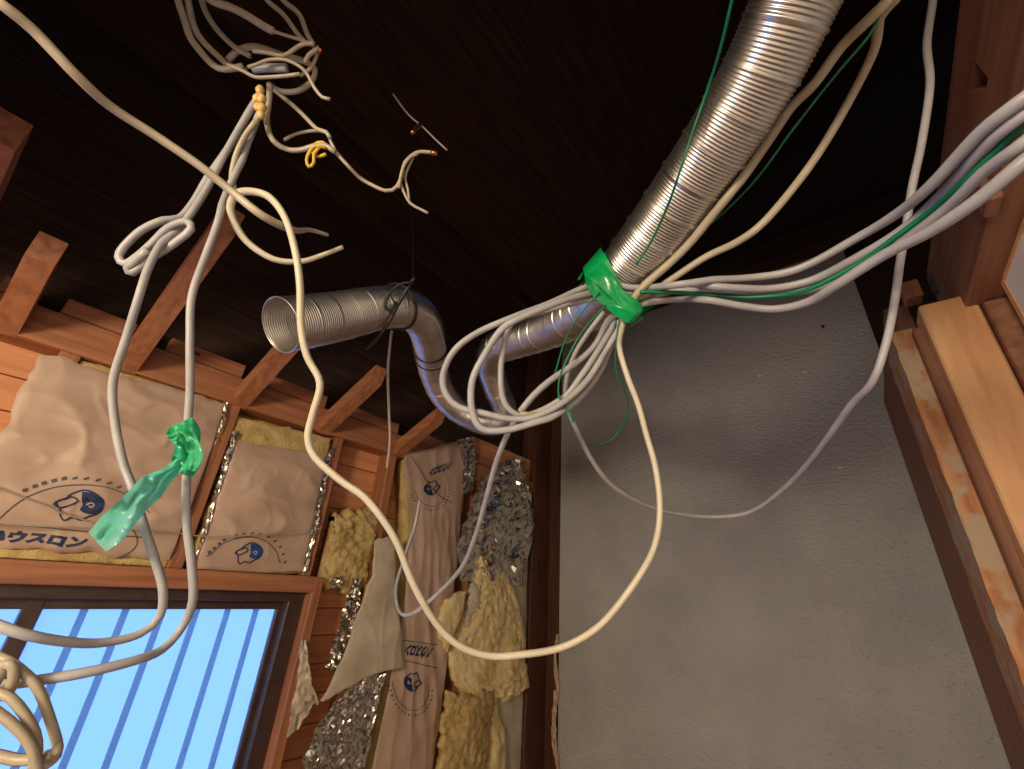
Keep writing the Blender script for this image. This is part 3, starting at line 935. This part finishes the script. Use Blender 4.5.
# ================================================================== DUCT
duct_pts = [(281, 325, .73), (310, 321, .78), (340, 316, .84), (380, 308, .93), (404, 308, 1.0), (422, 320, 1.11), (430, 345, 1.25), (434, 372, 1.4), (444, 395, 1.5), (462, 412, 1.58), (485, 422, 1.62), (501, 420, 1.6), (503, 406, 1.58), (496, 388, 1.55), (490, 366, 1.45), (494, 350, 1.33), (508, 344, 1.25), (530, 337, 1.15), (560, 324, 1.02), (590, 307, .88), (612, 287, .785), (640, 252, .71), (678, 200, .64), (745, 100, .54), (795, 0, .475), (830, -90, .44), (845, -200, .45)]
path = resample([W(*p) for p in duct_pts], 0.0008)
# even spacing
ev = [path[0]]; nxt = 0.0009; acc = 0.0
for a, b in zip(path, path[1:]):
    L_ = (b - a).length
    while acc + L_ >= nxt:
        ev.append(a.lerp(b, (nxt - acc) / L_)); nxt += 0.0009
    acc += L_
rad = []; s = 0
for i, p in enumerate(ev):
    s = i * 0.0009
    w = math.sin(2 * math.pi * s / 0.0045)
    w = math.copysign(abs(w) ** .6, w)
    r = 0.0480 + 0.0008 * w
    ph = (s % 0.046) / 0.046
    if ph < 0.07: r += 0.0007 + 0.0016 * min(1, s / 2.0) ** 2
    rad.append(r + 0.0018 * nz((s, 0, 0), 6, 3))
# pinch where it folds over at the bottom
tight = [min(1.0, max(0.0, (ev[i].z * 0 + 1))) for i in range(len(ev))]
fd = root('flexible_duct', ev[0] - Vector((0, 0, .05)), 'long silver corrugated flexible duct slung in a loop under the dark roof', 'duct')
vs, fs = sweep(ev, rad, 36, caps=False)
sk = link_obj('duct_skin', vs, fs, M_alu, fd, smooth=True)
sol = sk.modifiers.new('wall', 'SOLIDIFY'); sol.thickness = 0.0008; sol.offset = -1
# rolled rim at the open mouth
t0, n0, bb0 = frames(ev)[0]
ringp = [ev[0] + (n0 * math.cos(a) + bb0 * math.sin(a)) * 0.0485 for a in [2 * math.pi * k / 40 for k in range(41)]]
vs, fs = sweep(ringp, 0.0016, 6, caps=False)
link_obj('mouth_rim', vs, fs, M_alu, fd, smooth=True)

def duct_at(px, py):
    return min(range(len(ev)), key=lambda i: (lambda c: (c[0] - px) ** 2 + (c[1] - py) ** 2)(proj(ev[i])))
def proj(p):
    c = M.transposed() @ (p - CAM)
    return (PX + F * c.x / -c.z, PY - F * c.y / -c.z)
FR = frames(ev)

# black ties round the duct
tie = root('duct_tie', ev[duct_at(428, 350)], 'pair of black ties cinched round the duct below its bend', 'tie')
for (a, b) in ((430, 348), (431, 356)):
    i = duct_at(a, b)
    t, n, bn = FR[i]
    pts = [ev[i] + (n * math.cos(q) + bn * math.sin(q)) * 0.0515 for q in [2 * math.pi * k / 36 for k in range(37)]]
    vs, fs = sweep(pts, 0.0022, 6, caps=False)
    link_obj('band', vs, fs, M_black, tie, smooth=True)
hang = root('hanging_strap', W(400, 300, .9), 'black wire tied round the upper duct run and reaching up into darkness', 'tie')
i = duct_at(398, 306); t, n, bn = FR[i]
pts = [ev[i] + (n * math.cos(q) + bn * math.sin(q)) * 0.052 + t * (.012 * math.sin(q)) for q in [2 * math.pi * k / 36 for k in range(37)]]
vs, fs = sweep(pts, 0.0028, 6, caps=False)
link_obj('band', vs, fs, M_black, hang, smooth=True)
cable('tail', None, [(p[0], p[1], .895) for p in ((415, 277), (408, 287), (399, 300), (389, 315), (380, 332), (366, 351))], 0.0045, M_black, None, None, .8, 6, hang)
cable('tail', None, [(p[0], p[1], .885) for p in ((412, 282), (396, 286), (383, 298), (378, 308), (386, 312), (396, 302))], 0.0032, M_black, None, None, .8, 6, hang)
tube('upper_wire', [W(413, 280, .92), W(413, 240, 1.0), W(411, 205, 1.1), W(409, 150, 1.3)], 0.0016, M_black, hang, 5, 1)


# ================================================================== CABLES
G1 = 'loose cables hanging at the left'
G2 = 'cables taped to the duct'
G3 = 'wires of the overhead junction'
def dep(pts, z):
    """attach depths: z is a number or a list of (index fraction, depth)"""
    n = len(pts) - 1
    out = []
    for i, p in enumerate(pts):
        t = i / n
        if isinstance(z, (int, float)): d = z
        else:
            d = z[-1][1]
            for (t0_, d0), (t1_, d1) in zip(z, z[1:]):
                if t0_ <= t <= t1_:
                    k = (t - t0_) / max(1e-9, t1_ - t0_); k = k * k * (3 - 2 * k)
                    d = d0 + (d1 - d0) * k; break
        out.append((p[0], p[1], d))
    return out

cable('power_cable', 'thick pale cable crossing the dark overhead from the upper corner, ending in a thin tip', dep([(-40, -30), (0, 3), (33, 30), (77, 76), (110, 106), (156, 136), (200, 166), (230, 190), (263, 216), (293, 230), (310, 230), (328, 235)], [(0, .36), (.7, .5), (1, .62)]), lambda t: 0.0048 if t < .75 else 0.0048 - 0.0024 * (t - .75) / .25, M_cablet, group=G1)
cable('power_cable', 'long thick pale cable drooping in a wide U below the ducts across the plaster wall', dep([(343, 247), (320, 256), (300, 261.5), (273, 259), (245, 241), (229, 217), (227, 201), (236, 192), (253, 191.5), (270, 198), (285, 218), (295, 250), (300, 285), (301, 326), (307, 356), (320, 383), (313, 413), (308, 437), (315, 457), (340, 480), (363, 496), (381, 517), (397, 543), (413, 583), (436, 623), (460, 646), (490, 656), (523, 654.5), (560, 648), (590, 633), (612, 613), (640, 575), (655, 545), (660, 510), (656, 470), (646, 433), (638, 404), (628, 378), (620, 351), (620, 338), (623, 322), (618, 300)], [(0, .62), (.16, .56), (.3, .5), (.5, .5), (.7, .52), (.9, .62), (1, .72)]), lambda t: 0.0030 + 0.0020 * min(1, t / .1), M_cablew, group=G2)
cable('power_cable', 'cable dropping from the junction in a gentle S, then curling toward the window corner', dep([(260, 96), (250, 110), (226, 152), (205, 192), (183, 225), (164, 245), (150, 268), (141, 292), (126, 339), (113, 382), (115, 422), (123, 462), (133, 489), (143, 523), (156, 563), (163, 590), (160, 616), (140, 634), (100, 643), (60, 641), (20, 633), (-25, 618), (-80, 612), (-130, 640), (-140, 700), (-100, 750), (-50, 740)], [(0, .62), (.3, .5), (.6, .46), (.8, .37), (1, .36)]), 0.0044, M_cable, group=G1)
cable('power_cable', 'straight-hanging cable knotted with green tape above the window', dep([(263, 104), (256, 120), (240, 156), (230, 187), (223, 216), (206, 256), (192, 296), (190, 339), (190, 389), (188, 422), (187, 450), (186.5, 476), (186.5, 520), (191.5, 563), (193, 600), (183, 626), (163, 649), (133, 661), (83, 673), (33, 681), (-25, 690), (-70, 705), (-95, 740), (-70, 775), (-20, 770)], [(0, .62), (.33, .5), (.6, .46), (.8, .37), (1, .36)]), 0.0044, M_cable, group=G1)
cable('power_cable', 'cable folded back in a flattened coil below the overhead junction', dep([(258, 98), (248, 114), (230, 146), (208, 178), (194, 202), (180, 218), (164, 220), (142, 230), (124, 247), (119, 257), (125, 264), (138, 256), (152, 244), (168, 229), (186, 221), (190, 228), (177, 238), (158, 250), (142, 262), (131, 272), (127, 268), (132, 264), (148, 250)], [(0, .63), (.4, .55), (1, .53)]), 0.0050, M_cable, group=G1)
# coil in the lower left corner
for pp, lb, zc in (([(10, 790), (-40, 780), (-80, 740), (-80, 690), (-50, 655), (-20, 652), (0, 660), (9, 665), (26, 679), (37, 693), (47, 718), (55, 744), (55, 757), (44, 766), (25, 775)], 'outermost turn of the grey cable coil in front of the window', .36),
                   ([(10, 800), (-30, 785), (-66, 740), (-60, 700), (-20, 683), (0, 690), (14, 695), (28, 711), (39, 730), (42, 748), (38, 762), (30, 780)], 'second turn of the grey cable coil in front of the window', .35),
                   ([(20, 810), (-20, 790), (-56, 745), (-45, 710), (-20, 702), (0, 713), (18, 727), (32, 744), (39, 769), (42, 790)], 'innermost turn of the grey cable coil in front of the window', .34),
                   ([(-20, 752), (0, 758), (14, 763), (32, 763), (50, 756), (58, 748)], 'cable end crossing the bottom of the coil by the window', .35),
                   ([(-10, 690), (2, 672), (6, 664), (14, 668), (10, 690), (-10, 700)], 'short kinked cable at the top of the coil by the window', .355)):
    cable('power_cable', lb, dep(pp, zc), 0.0042, M_cablet, group=G1, segs=8)

# loops round the tape
TZ = .70
cable('power_cable', 'outermost cable loop left of the green tape on the duct', dep([(1075, 62), (1024, 101), (976, 141), (929, 188), (895, 215), (855, 239), (798, 269), (747, 279), (680, 285), (640, 285), (612, 282), (586, 287), (549, 304), (514, 317), (477, 333), (454, 351), (443, 375), (446, 394), (459, 407), (483, 413), (509, 419), (536, 418), (562, 404), (588, 378), (604, 349), (618, 322), (628, 305)], [(0, .33), (.3, .64), (.36, .722), (.42, .722), (.5, .69), (.8, .68), (.95, .722), (1, .722)]), 0.0056, M_cable, group=G2)
cable('power_cable', 'cable loop hanging lowest beneath the taped duct', dep([(1075, 78), (1024, 116), (982, 155), (942, 198), (902, 232), (850, 262), (808, 282), (764, 290), (714, 287), (680, 287), (640, 290), (612, 287), (588, 293), (554, 304), (520, 318), (501, 330), (485, 354), (473, 378), (471, 401), (475, 420), (485, 430), (509, 429), (533, 421), (554, 412), (578, 396), (599, 370), (613, 335), (620, 318)], [(0, .335), (.28, .63), (.36, .718), (.43, .718), (.5, .68), (.8, .67), (.95, .722), (1, .722)]), 0.0056, M_cable, group=G2)
cable('power_cable', 'tight cable loop round the lower duct elbow', dep([(1075, 100), (1024, 141), (982, 171), (942, 208), (895, 242), (855, 268), (814, 288), (770, 295), (720, 290), (680, 289), (640, 294), (606, 294), (575, 302), (540, 312), (514, 321), (506, 338), (501, 365), (502, 394), (509, 409), (522, 416), (543, 412), (567, 399), (582, 378), (601, 346), (614, 320)], [(0, .34), (.33, .64), (.41, .718), (.47, .718), (.6, .70), (.9, .70), (1, .722)]), 0.0052, M_cable, group=G2)
cable('power_cable', 'lowest of the cables fanning right from the tape, sagging under the rest', dep([(1075, 120), (1024, 161), (976, 201), (929, 232), (882, 256), (835, 286), (808, 302), (774, 309), (740, 305), (707, 298), (680, 296), (640, 297), (618, 310), (599, 343), (578, 362), (551, 380), (533, 396), (520, 412)], [(0, .345), (.5, .64), (.62, .715), (.72, .72), (1, .7)]), 0.0060, M_cable, group=G2)
cable('power_cable', 'pinkish grey cable in the middle of the fan right of the tape', dep([(1075, 90), (1024, 131), (988, 162), (948, 201), (905, 238), (860, 262), (815, 286), (775, 293), (730, 291), (690, 289), (645, 292), (622, 306), (604, 350), (590, 376), (570, 398), (545, 413), (520, 414)], [(0, .35), (.5, .65), (.62, .722), (.7, .722), (1, .69)]), 0.0046, M_cablet, group=G2)
cable('power_cable', 'cable sagging across the plaster wall and climbing beside the bare studs', dep([(936, -40), (933, 0), (927, 44), (930, 84), (922, 141), (912, 188), (905, 235), (900, 262), (894, 305), (885, 347), (872, 382), (851, 405), (828, 437), (804, 468), (781, 491), (750, 512), (715, 517), (680, 514), (645, 505), (612, 485), (592, 460), (578, 433), (570, 415), (566, 399), (567, 378), (575, 354), (588, 333), (604, 312)], [(0, .6), (.2, .58), (.35, .56), (.6, .95), (.75, .8), (1, .722)]), 0.0048, M_cable, group=G2)
cable('power_cable', 'flat cable running close along the lower side of the upper duct', dep([(905, -25), (888, 0), (862, 26), (841, 47), (814, 84), (791, 107), (767, 141), (737, 181), (710, 215), (687, 242), (660, 268), (635, 290), (615, 305)], [(0, .48), (.5, .575), (1, .725)]), 0.0066, M_cablet, group=G2)
cable('power_cable', 'cable bowing away from the upper duct toward the dark', dep([(905, -20), (895, 0), (880, 17), (875, 47), (858, 84), (828, 138), (801, 178), (764, 222), (737, 242), (707, 256), (672, 276), (645, 288), (620, 298)], [(0, .50), (.5, .58), (1, .722)]), 0.0058, M_cablet, group=G2)
# green wires
GG = 'thin green wires'
cable('green_wire', 'thin green wire running beside the upper duct on its lower side', dep([(880, 15), (868, 37), (834, 77), (794, 128), (757, 178), (724, 212), (700, 232), (683, 252), (650, 282)], [(0, .5), (1, .69)]), 0.0018, M_green, 'wire', GG, 1.0, 6)
cable('green_wire', 'thin green wire laid over the face of the upper duct', dep([(738, -30), (732, 0), (720, 50), (707, 91), (693, 131), (680, 171), (668, 205), (652, 240), (636, 265)], [(0, .40), (.5, .53), (1, .66)]), 0.0018, M_green, 'wire', GG, 1.0, 6)
cable('green_wire', 'green wire among the cable fan right of the tape', dep([(1075, 80), (1024, 121), (992, 155), (955, 191), (922, 220), (870, 258), (814, 287), (781, 294), (730, 294), (680, 292), (640, 292)], [(0, .345), (1, .68)]), 0.0034, M_green, 'wire', GG, 1.0, 6)
cable('green_wire', 'green wire curling down from the tape in front of the plaster', dep([(620, 320), (616, 346), (616, 370), (625, 391), (628, 409), (620, 430), (605, 443), (588, 446)], [(0, .70), (1, .8)]), 0.0016, M_green, 'wire', GG, 1.0, 6)
cable('green_wire', 'dark green wire crossing the silver duct left of the tape', dep([(600, 292), (591, 301), (575, 322), (564, 343), (557, 367), (553, 380)], [(0, .69), (1, .74)]), 0.0016, M_green, 'wire', GG, 1.0, 6)
cable('green_wire', 'green wire looping into the bundle below the tape', dep([(606, 305), (592, 320), (580, 335), (567, 359), (559, 380), (559, 399), (570, 415), (573, 422)], [(0, .69), (1, .69)]), 0.0018, M_green, 'wire', GG, 1.0, 6)
# thin cords
cable('thin_cable', 'thin white cord dangling from the duct loops past the batts in a hook', dep([(520, 414), (509, 431), (496, 463), (485, 503), (474, 540), (460, 570), (430, 601), (410, 614.6), (399, 610), (396.5, 586), (406, 553), (415, 526), (420, 500)], [(0, .72), (.5, .95), (1, 1.25)]), 0.0052, M_cable, 'cord', None, .8)
cable('thin_cable', 'thin grey cord hanging straight down from the duct bend', dep([(392, 331), (391, 336), (388, 370), (389, 410), (390, 440), (387, 468)], [(0, .985), (1, 1.08)]), 0.0034, M_cablet, 'cord', None, 1)
wv = [onY(a, b, D - .045) for (a, b) in ((-30, 519), (0, 524), (60, 527), (150, 530), (200, 536), (233, 536), (270, 534), (307, 530), (322, 528))]
tag(tube('thin_wire', wv, 0.0022, M_cablet, None, 5, 1), 'thin wire strung sideways across both printed batts above the window', 'wire')
wv = [onY(a, b, D - .05) for (a, b) in ((-30, 478), (0, 489), (25, 498), (47, 506), (62, 513), (85, 520), (105, 525))]
tag(tube('thin_wire', wv, 0.0022, M_cablet, None, 5, 1), 'thin wire slanting over the big emblem on the widest batt', 'wire')
wv = [onY(a, b, D - .05) for (a, b) in ((411, 456), (420, 470), (428, 483), (440, 496), (453, 503))]
tag(tube('thin_wire', wv, 0.0022, M_inkg, None, 5, 1), 'dark wire scrap lying on the tall upside-down printed batt', 'wire')

# ------------------------------------------------ overhead junction, top left
JZ = .64
def jc(lb, pts, r, m, z=JZ, name='power_cable', cat='cable', flat=.85):
    return cable(name, lb, dep(pts, z), r, m, cat, G3, flat, 7)
jc('outer grey cable of the pair curving down from the dark into the junction', [(172, -25), (178, 0), (185, 21), (192, 40), (213, 65), (227, 69), (243, 66)], .0052, M_cablet)
jc('inner grey cable of the pair curving down from the dark into the junction', [(183, -25), (188, 0), (193, 23), (202, 40), (218, 56), (230, 66), (246, 70)], .0048, M_cablet, .65)
jc('dim single cable dropping to the coil of the junction', [(200, -25), (202, 0), (208, 16), (220, 33), (236, 48), (250, 56)], .0046, M_cablet, .68)
jc('brownish cable reaching across to the copper splice', [(190, -20), (211, 0), (230, 7), (248, 16), (262, 25), (273, 31)], .0056, M_cablet, .63)
jc('pale stripped wire from the brownish cable to the copper splice', [(270, 30), (285, 35), (301, 40), (314, 45), (319, 49)], .0024, M_cablet, .63, 'bare_wire', 'wire', 1)
jc('first thin cable coming down to the copper splice', [(255, -20), (267, 0), (283, 14), (297, 33), (305, 42)], .0036, M_cablet, .66)
jc('second thin cable coming down to the copper splice', [(272, -20), (283, 0), (299, 14), (307, 34), (314, 45)], .0040, M_cablet, .66)
jc('white wire bowing under the grey sleeve of the junction', [(228, 65), (241, 70), (255, 77), (270, 77), (284, 76), (300, 74)], .0026, M_cablet, .615, 'bare_wire', 'wire', 1)
jc('long pale wire arching over the sleeve to a loose tip', [(248, 67), (258, 64), (268, 60), (286, 60), (304, 70), (314, 87), (322, 97), (330, 99)], .0024, M_cablet, .61, 'bare_wire', 'wire', 1)
jc('cream wire twisting from the coil to the copper splice', [(253, 51), (268, 53), (283, 56), (293, 50), (303, 44), (314, 44)], .0030, M_cablet, .62, 'bare_wire', 'wire', 1)
jc('cream wire from the splice bending down to the sleeve', [(319, 48), (309, 55), (305, 63)], .0032, M_cablet, .625, 'bare_wire', 'wire', 1)
jc('thin wire from the splice tucked behind the sleeve', [(319, 50), (315, 60), (310, 69), (300, 76)], .0026, M_cablet, .635, 'bare_wire', 'wire', 1)
jc('dark cable ring round the back of the junction', [(228, 60), (236, 52), (248, 47), (262, 48), (285, 56), (306, 62), (315, 70), (311, 82), (297, 91), (280, 91), (268, 84)], .0050, M_cablet, .69)
sl = tube('crimp_sleeve', [W(253, 69, .625), W(270, 68, .625), W(287, 68, .625)], .0058, M_sleeve, None, 10, 1, .006)
tag(sl, 'short grey crimp sleeve in the middle of the wire junction', 'sleeve', G3)
cp = tube('copper_splice', [W(312, 45, .628), W(317, 47, .628), W(321, 52, .628)], .0042, M_copper, None, 8, 1, .004)
tag(cp, 'twisted copper splice where the junction wires meet', 'splice', G3)
cn = root('wire_connector', W(258, 118, .61), 'small amber wire connector hanging under the junction', 'connector', G3)
for (a, b, r) in ((260, 90, .006), (262, 99, .0058), (257, 98, .0058), (262, 108, .006), (258, 107, .0055), (261, 115, .0058)):
    bm = bmesh.new(); bmesh.ops.create_icosphere(bm, subdivisions=2, radius=r)
    c = W(a, b, .615)
    vs = [c + v.co * (1 + .15 * nz(v.co, 300, a)) + Vector((0, 0, v.co.z * .4)) for v in bm.verts]
    bm.verts.index_update(); fs = [[v.index for v in f.verts] for f in bm.faces]; bm.free()
    link_obj('terminal', vs, fs, M_block, cn, smooth=True)
jc('short cable stub pointing down beside the amber connector', [(270, 84), (269, 100), (267, 115), (267, 124)], .0044, M_cablet, .64)
jc('grey cable sagging from the stub toward the yellow wires', [(267, 122), (270, 135), (278, 145), (292, 151), (305, 150), (314, 147), (326, 146), (335, 152)], .0044, M_cablet, .66)
jc('thin cable slanting from the junction to the yellow wires', [(272, 88), (284, 98), (297, 109), (308, 120), (317, 129), (326, 132), (330, 138)], .0034, M_cablet, .67)
jc('dark thin wire looping over the yellow wires', [(284, 140), (296, 134), (312, 131), (326, 132), (331, 142), (338, 156)], .0026, M_cablet, .68, 'bare_wire', 'wire', 1)
jc('yellow wire curled down at the splice', [(326, 148), (316, 146), (310, 152), (307, 160), (309, 167), (314, 163), (314, 154), (320, 147)], .0026, M_yellow, .655, 'yellow_wire', 'wire', 1)
jc('second yellow wire hooked over the splice', [(332, 150), (322, 142), (313, 144), (311, 151), (318, 156), (326, 154)], .0026, M_yellow, .66, 'yellow_wire', 'wire', 1)
jc('thin cream wire drooping to the frayed wire ends in the dark', [(330, 146), (340, 157), (352, 170), (363, 180), (386, 191), (397, 187), (402, 176), (405, 163), (416, 153), (426, 152), (436, 153)], .0032, M_cablet, .72, 'bare_wire', 'wire', 1)
jc('frayed wire end trailing down from the dark cluster', [(400, 180), (403, 190), (410, 203), (420, 209), (428, 213)], .0024, M_cablet, .72, 'bare_wire', 'wire', 1)
jc('frayed wire kinked beside the dark cluster', [(399, 188), (401, 176), (404, 166), (410, 157), (418, 154)], .0028, M_cablet, .715, 'bare_wire', 'wire', 1)
jc('frayed wire doubled back in the dark cluster', [(414, 156), (409, 166), (405, 177), (408, 190), (409, 202)], .0022, M_cablet, .722, 'bare_wire', 'wire', 1)
jc('thin wire hanging from the cluster in a narrow loop', [(236, 192), (233, 178), (238, 160), (246, 138), (256, 121)], .0040, M_cablet, .60)
tag(tube('copper_splice', [W(431, 153, .72), W(437, 153, .72)], .0045, M_copper, None, 8, 1, .004), 'small copper tip on the frayed wires in the dark', 'splice', G3)
tag(tube('copper_splice', [W(412, 133, .76), W(417, 128, .77), W(420, 125, .78)], .0042, M_copper, None, 8, 1, .004), 'small copper tip twisted onto the faint slanting wire in the dark', 'splice', G3)
jc('faint wire slanting down to the frayed wire ends', [(393, 94), (408, 114), (424, 128), (436, 140), (447, 150)], .0016, M_cablet, .78, 'bare_wire', 'wire', 1)


settle_cables(ev, 0.0505)


# ================================================================== GREEN TAPE
# band wound round duct and cables
tp = root('green_tape', W(612, 322, .72), 'shiny green tape strapping the cable bundle to the silver duct', 'tape', 'green tape')
i = duct_at(611, 287); t, n, bn = FR[i]
c0 = ev[i]
view = (CAM - c0).normalized(); vn = (view - view.dot(t) * t).normalized(); sn = t.cross(vn)
if (M.transposed() @ sn).y > 0: sn = -sn       # sn points down-right in the picture
def band(r_add, hw, seed, a0=0, a1=360, skew=0.0):
    vs, fs = [], []
    na, nw = 72, 8
    for k in range(na + 1):
        a = math.radians(a0 + (a1 - a0) * k / na)
        rv = 0.053 + (0.044 * max(0, math.cos(a)) ** .8); rs = 0.053 + (0.022 if math.sin(a) > 0 else 0) * abs(math.sin(a))
        for j in range(nw + 1):
            w = (j / nw - .5) * 2
            p = c0 + vn * (math.cos(a) * (rv + r_add)) + sn * (math.sin(a) * (rs + r_add)) + t * (w * hw + skew * math.sin(a))
            q = (a * .5, w * .35, seed)
            rr = .006 * (1 - 2 * abs(nz(q, 3.0, seed))) + .002 * nz(q, 11, seed)
            d = (p - c0); d = (d - d.dot(t) * t).normalized()
            p += d * rr + t * (.004 * nz((a * 1.5, seed, 0), 2, seed) * w)
            vs.append(p)
    for k in range(na):
        for j in range(nw):
            b = k * (nw + 1) + j
            fs.append([b, b + 1, b + nw + 2, b + nw + 1])
    return vs, fs
vs, fs = band(0.002, 0.019, 3.0, 70, 290, skew=0.004)
link_obj('wrap', vs, fs, M_tape, tp, smooth=True)
CLOUD = []
for c in CABLES:
    for p, r_ in zip(c['path'], c['r']):
        a, b = proj(p)
        if 560 < a < 670 and 235 < b < 340 and c['name'] != 'green_wire':
            CLOUD.append((a, b, (M.transposed() @ (p - CAM)).z * -1 - r_))
def cover(px, py, z, rpx=13.0):
    """depth just in front of the cables under a pixel"""
    m_ = z
    for a, b, d in CLOUD:
        q = math.hypot(a - px, b - py)
        if q < rpx * 2: m_ = min(m_, d - 0.0035 + 0.012 * max(0, q / rpx - .6) ** 2)
    return m_
def ruled(A, B, zf, seed, nu=26, nv=14, amp=.004):
    PA = resample([Vector(p) for p in A], 1.2); PB = resample([Vector(p) for p in B], 1.2)
    def at(P, t):
        k = t * (len(P) - 1); i_ = min(len(P) - 2, int(k)); return P[i_].lerp(P[i_ + 1], k - i_)
    vs, fs = [], []
    for a in range(nu + 1):
        for b in range(nv + 1):
            p = at(PA, a / nu).lerp(at(PB, a / nu), b / nv)
            q = (a / nu * 2.2, b / nv * 1.1, seed)
            dz = amp * (1 - 2.4 * abs(nz(q, 1.8, seed))) + amp * .5 * (1 - 2 * abs(nz(q, 4.5, seed)))
            zz_ = p.z
            if p.z < .72: zz_ = cover(p.x, p.y, p.z) - (.003 if seed > 10 else 0)
            vs.append(W(p.x, p.y, zz_ - max(0, dz) * (.6 if p.z < .72 else 1)))
    for a in range(nu):
        for b in range(nv):
            k = a * (nv + 1) + b; fs.append([k, k + 1, k + nv + 2, k + nv + 1])
    return vs, fs
vs, fs = ruled([(586, 264, .775), (583, 267, .745), (584, 272, .715), (588, 290, .70), (604, 306, .697), (622, 320, .70), (629, 323, .71), (634, 323, .745), (637, 319, .785)],
               [(601, 247, .77), (601, 250, .735), (605, 254, .705), (618, 279, .695), (626, 296, .694), (641, 304, .697), (643, 310, .71), (648, 306, .745), (649, 300, .785)], 0, 6.0)
link_obj('front_strap', vs, fs, M_tape, tp, smooth=True)
vs, fs = ruled([(586, 276, .708), (596, 284, .695), (612, 298, .690), (626, 312, .692), (632, 318, .70)],
               [(604, 262, .704), (612, 274, .692), (620, 288, .688), (634, 298, .690), (641, 304, .70)], 0, 12.0, 20, 12, .003)
link_obj('second_layer', vs, fs, M_tape, tp, smooth=True)

# tape knot and twisted tail on the hanging cable
tk = root('green_tape', W(150, 545, .47), 'crumpled green tape knot with a long twisted tail on the straight-hanging cable', 'tape', 'green tape')
def ribbon(pts, widths, zc, seed, twist, amp, nw=10):
    P = resample([Vector((p[0], p[1], 0)) for p in pts], 2.5)
    vs, fs = [], []
    N = len(P)
    for i, p in enumerate(P):
        s = i / (N - 1)
        a = P[max(0, i - 1)]; b = P[min(N - 1, i + 1)]
        tt = (b - a).normalized(); nn = Vector((-tt.y, tt.x, 0))
        k = s * (len(widths) - 1); k0 = min(len(widths) - 2, int(k)); w = widths[k0] + (widths[k0 + 1] - widths[k0]) * (k - k0)
        for j in range(nw + 1):
            u = (j / nw - .5)
            q = p + nn * (u * w)
            dz = amp * (1 - 2 * abs(nz((u * 2.2, s * 5, seed), 1.3, seed))) + amp * .5 * math.sin(u * 9 + s * 7 + seed) + u * math.sin(s * twist) * .02
            vs.append(W(q.x, q.y, (zc(s) if callable(zc) else zc) - dz))
    for i in range(N - 1):
        for j in range(nw):
            b = i * (nw + 1) + j; fs.append([b, b + 1, b + nw + 2, b + nw + 1])
    return vs, fs
vs, fs = ribbon([(181, 422), (185, 432), (187, 446), (186, 460), (182, 474)], [24, 32, 24, 30, 22], .475, 2, 4, .010)
link_obj('knot', vs, fs, M_tape2, tk, smooth=True)
vs, fs = ribbon([(168, 437), (178, 432), (190, 440), (194, 455), (190, 470)], [12, 16, 14, 18, 10], .462, 7, 6, .006)
link_obj('fold', vs, fs, M_tape2, tk, smooth=True)
vs, fs = ribbon([(181, 463), (168, 474), (152, 487), (138, 500), (122, 518), (108, 532), (97, 542)], [12, 16, 28, 26, 28, 32, 26], lambda s_: .470 - .030 * min(1, s_ * 2.2), 5, 5, .006)
link_obj('tail', vs, fs, M_tape_daylit, tk, smooth=True)
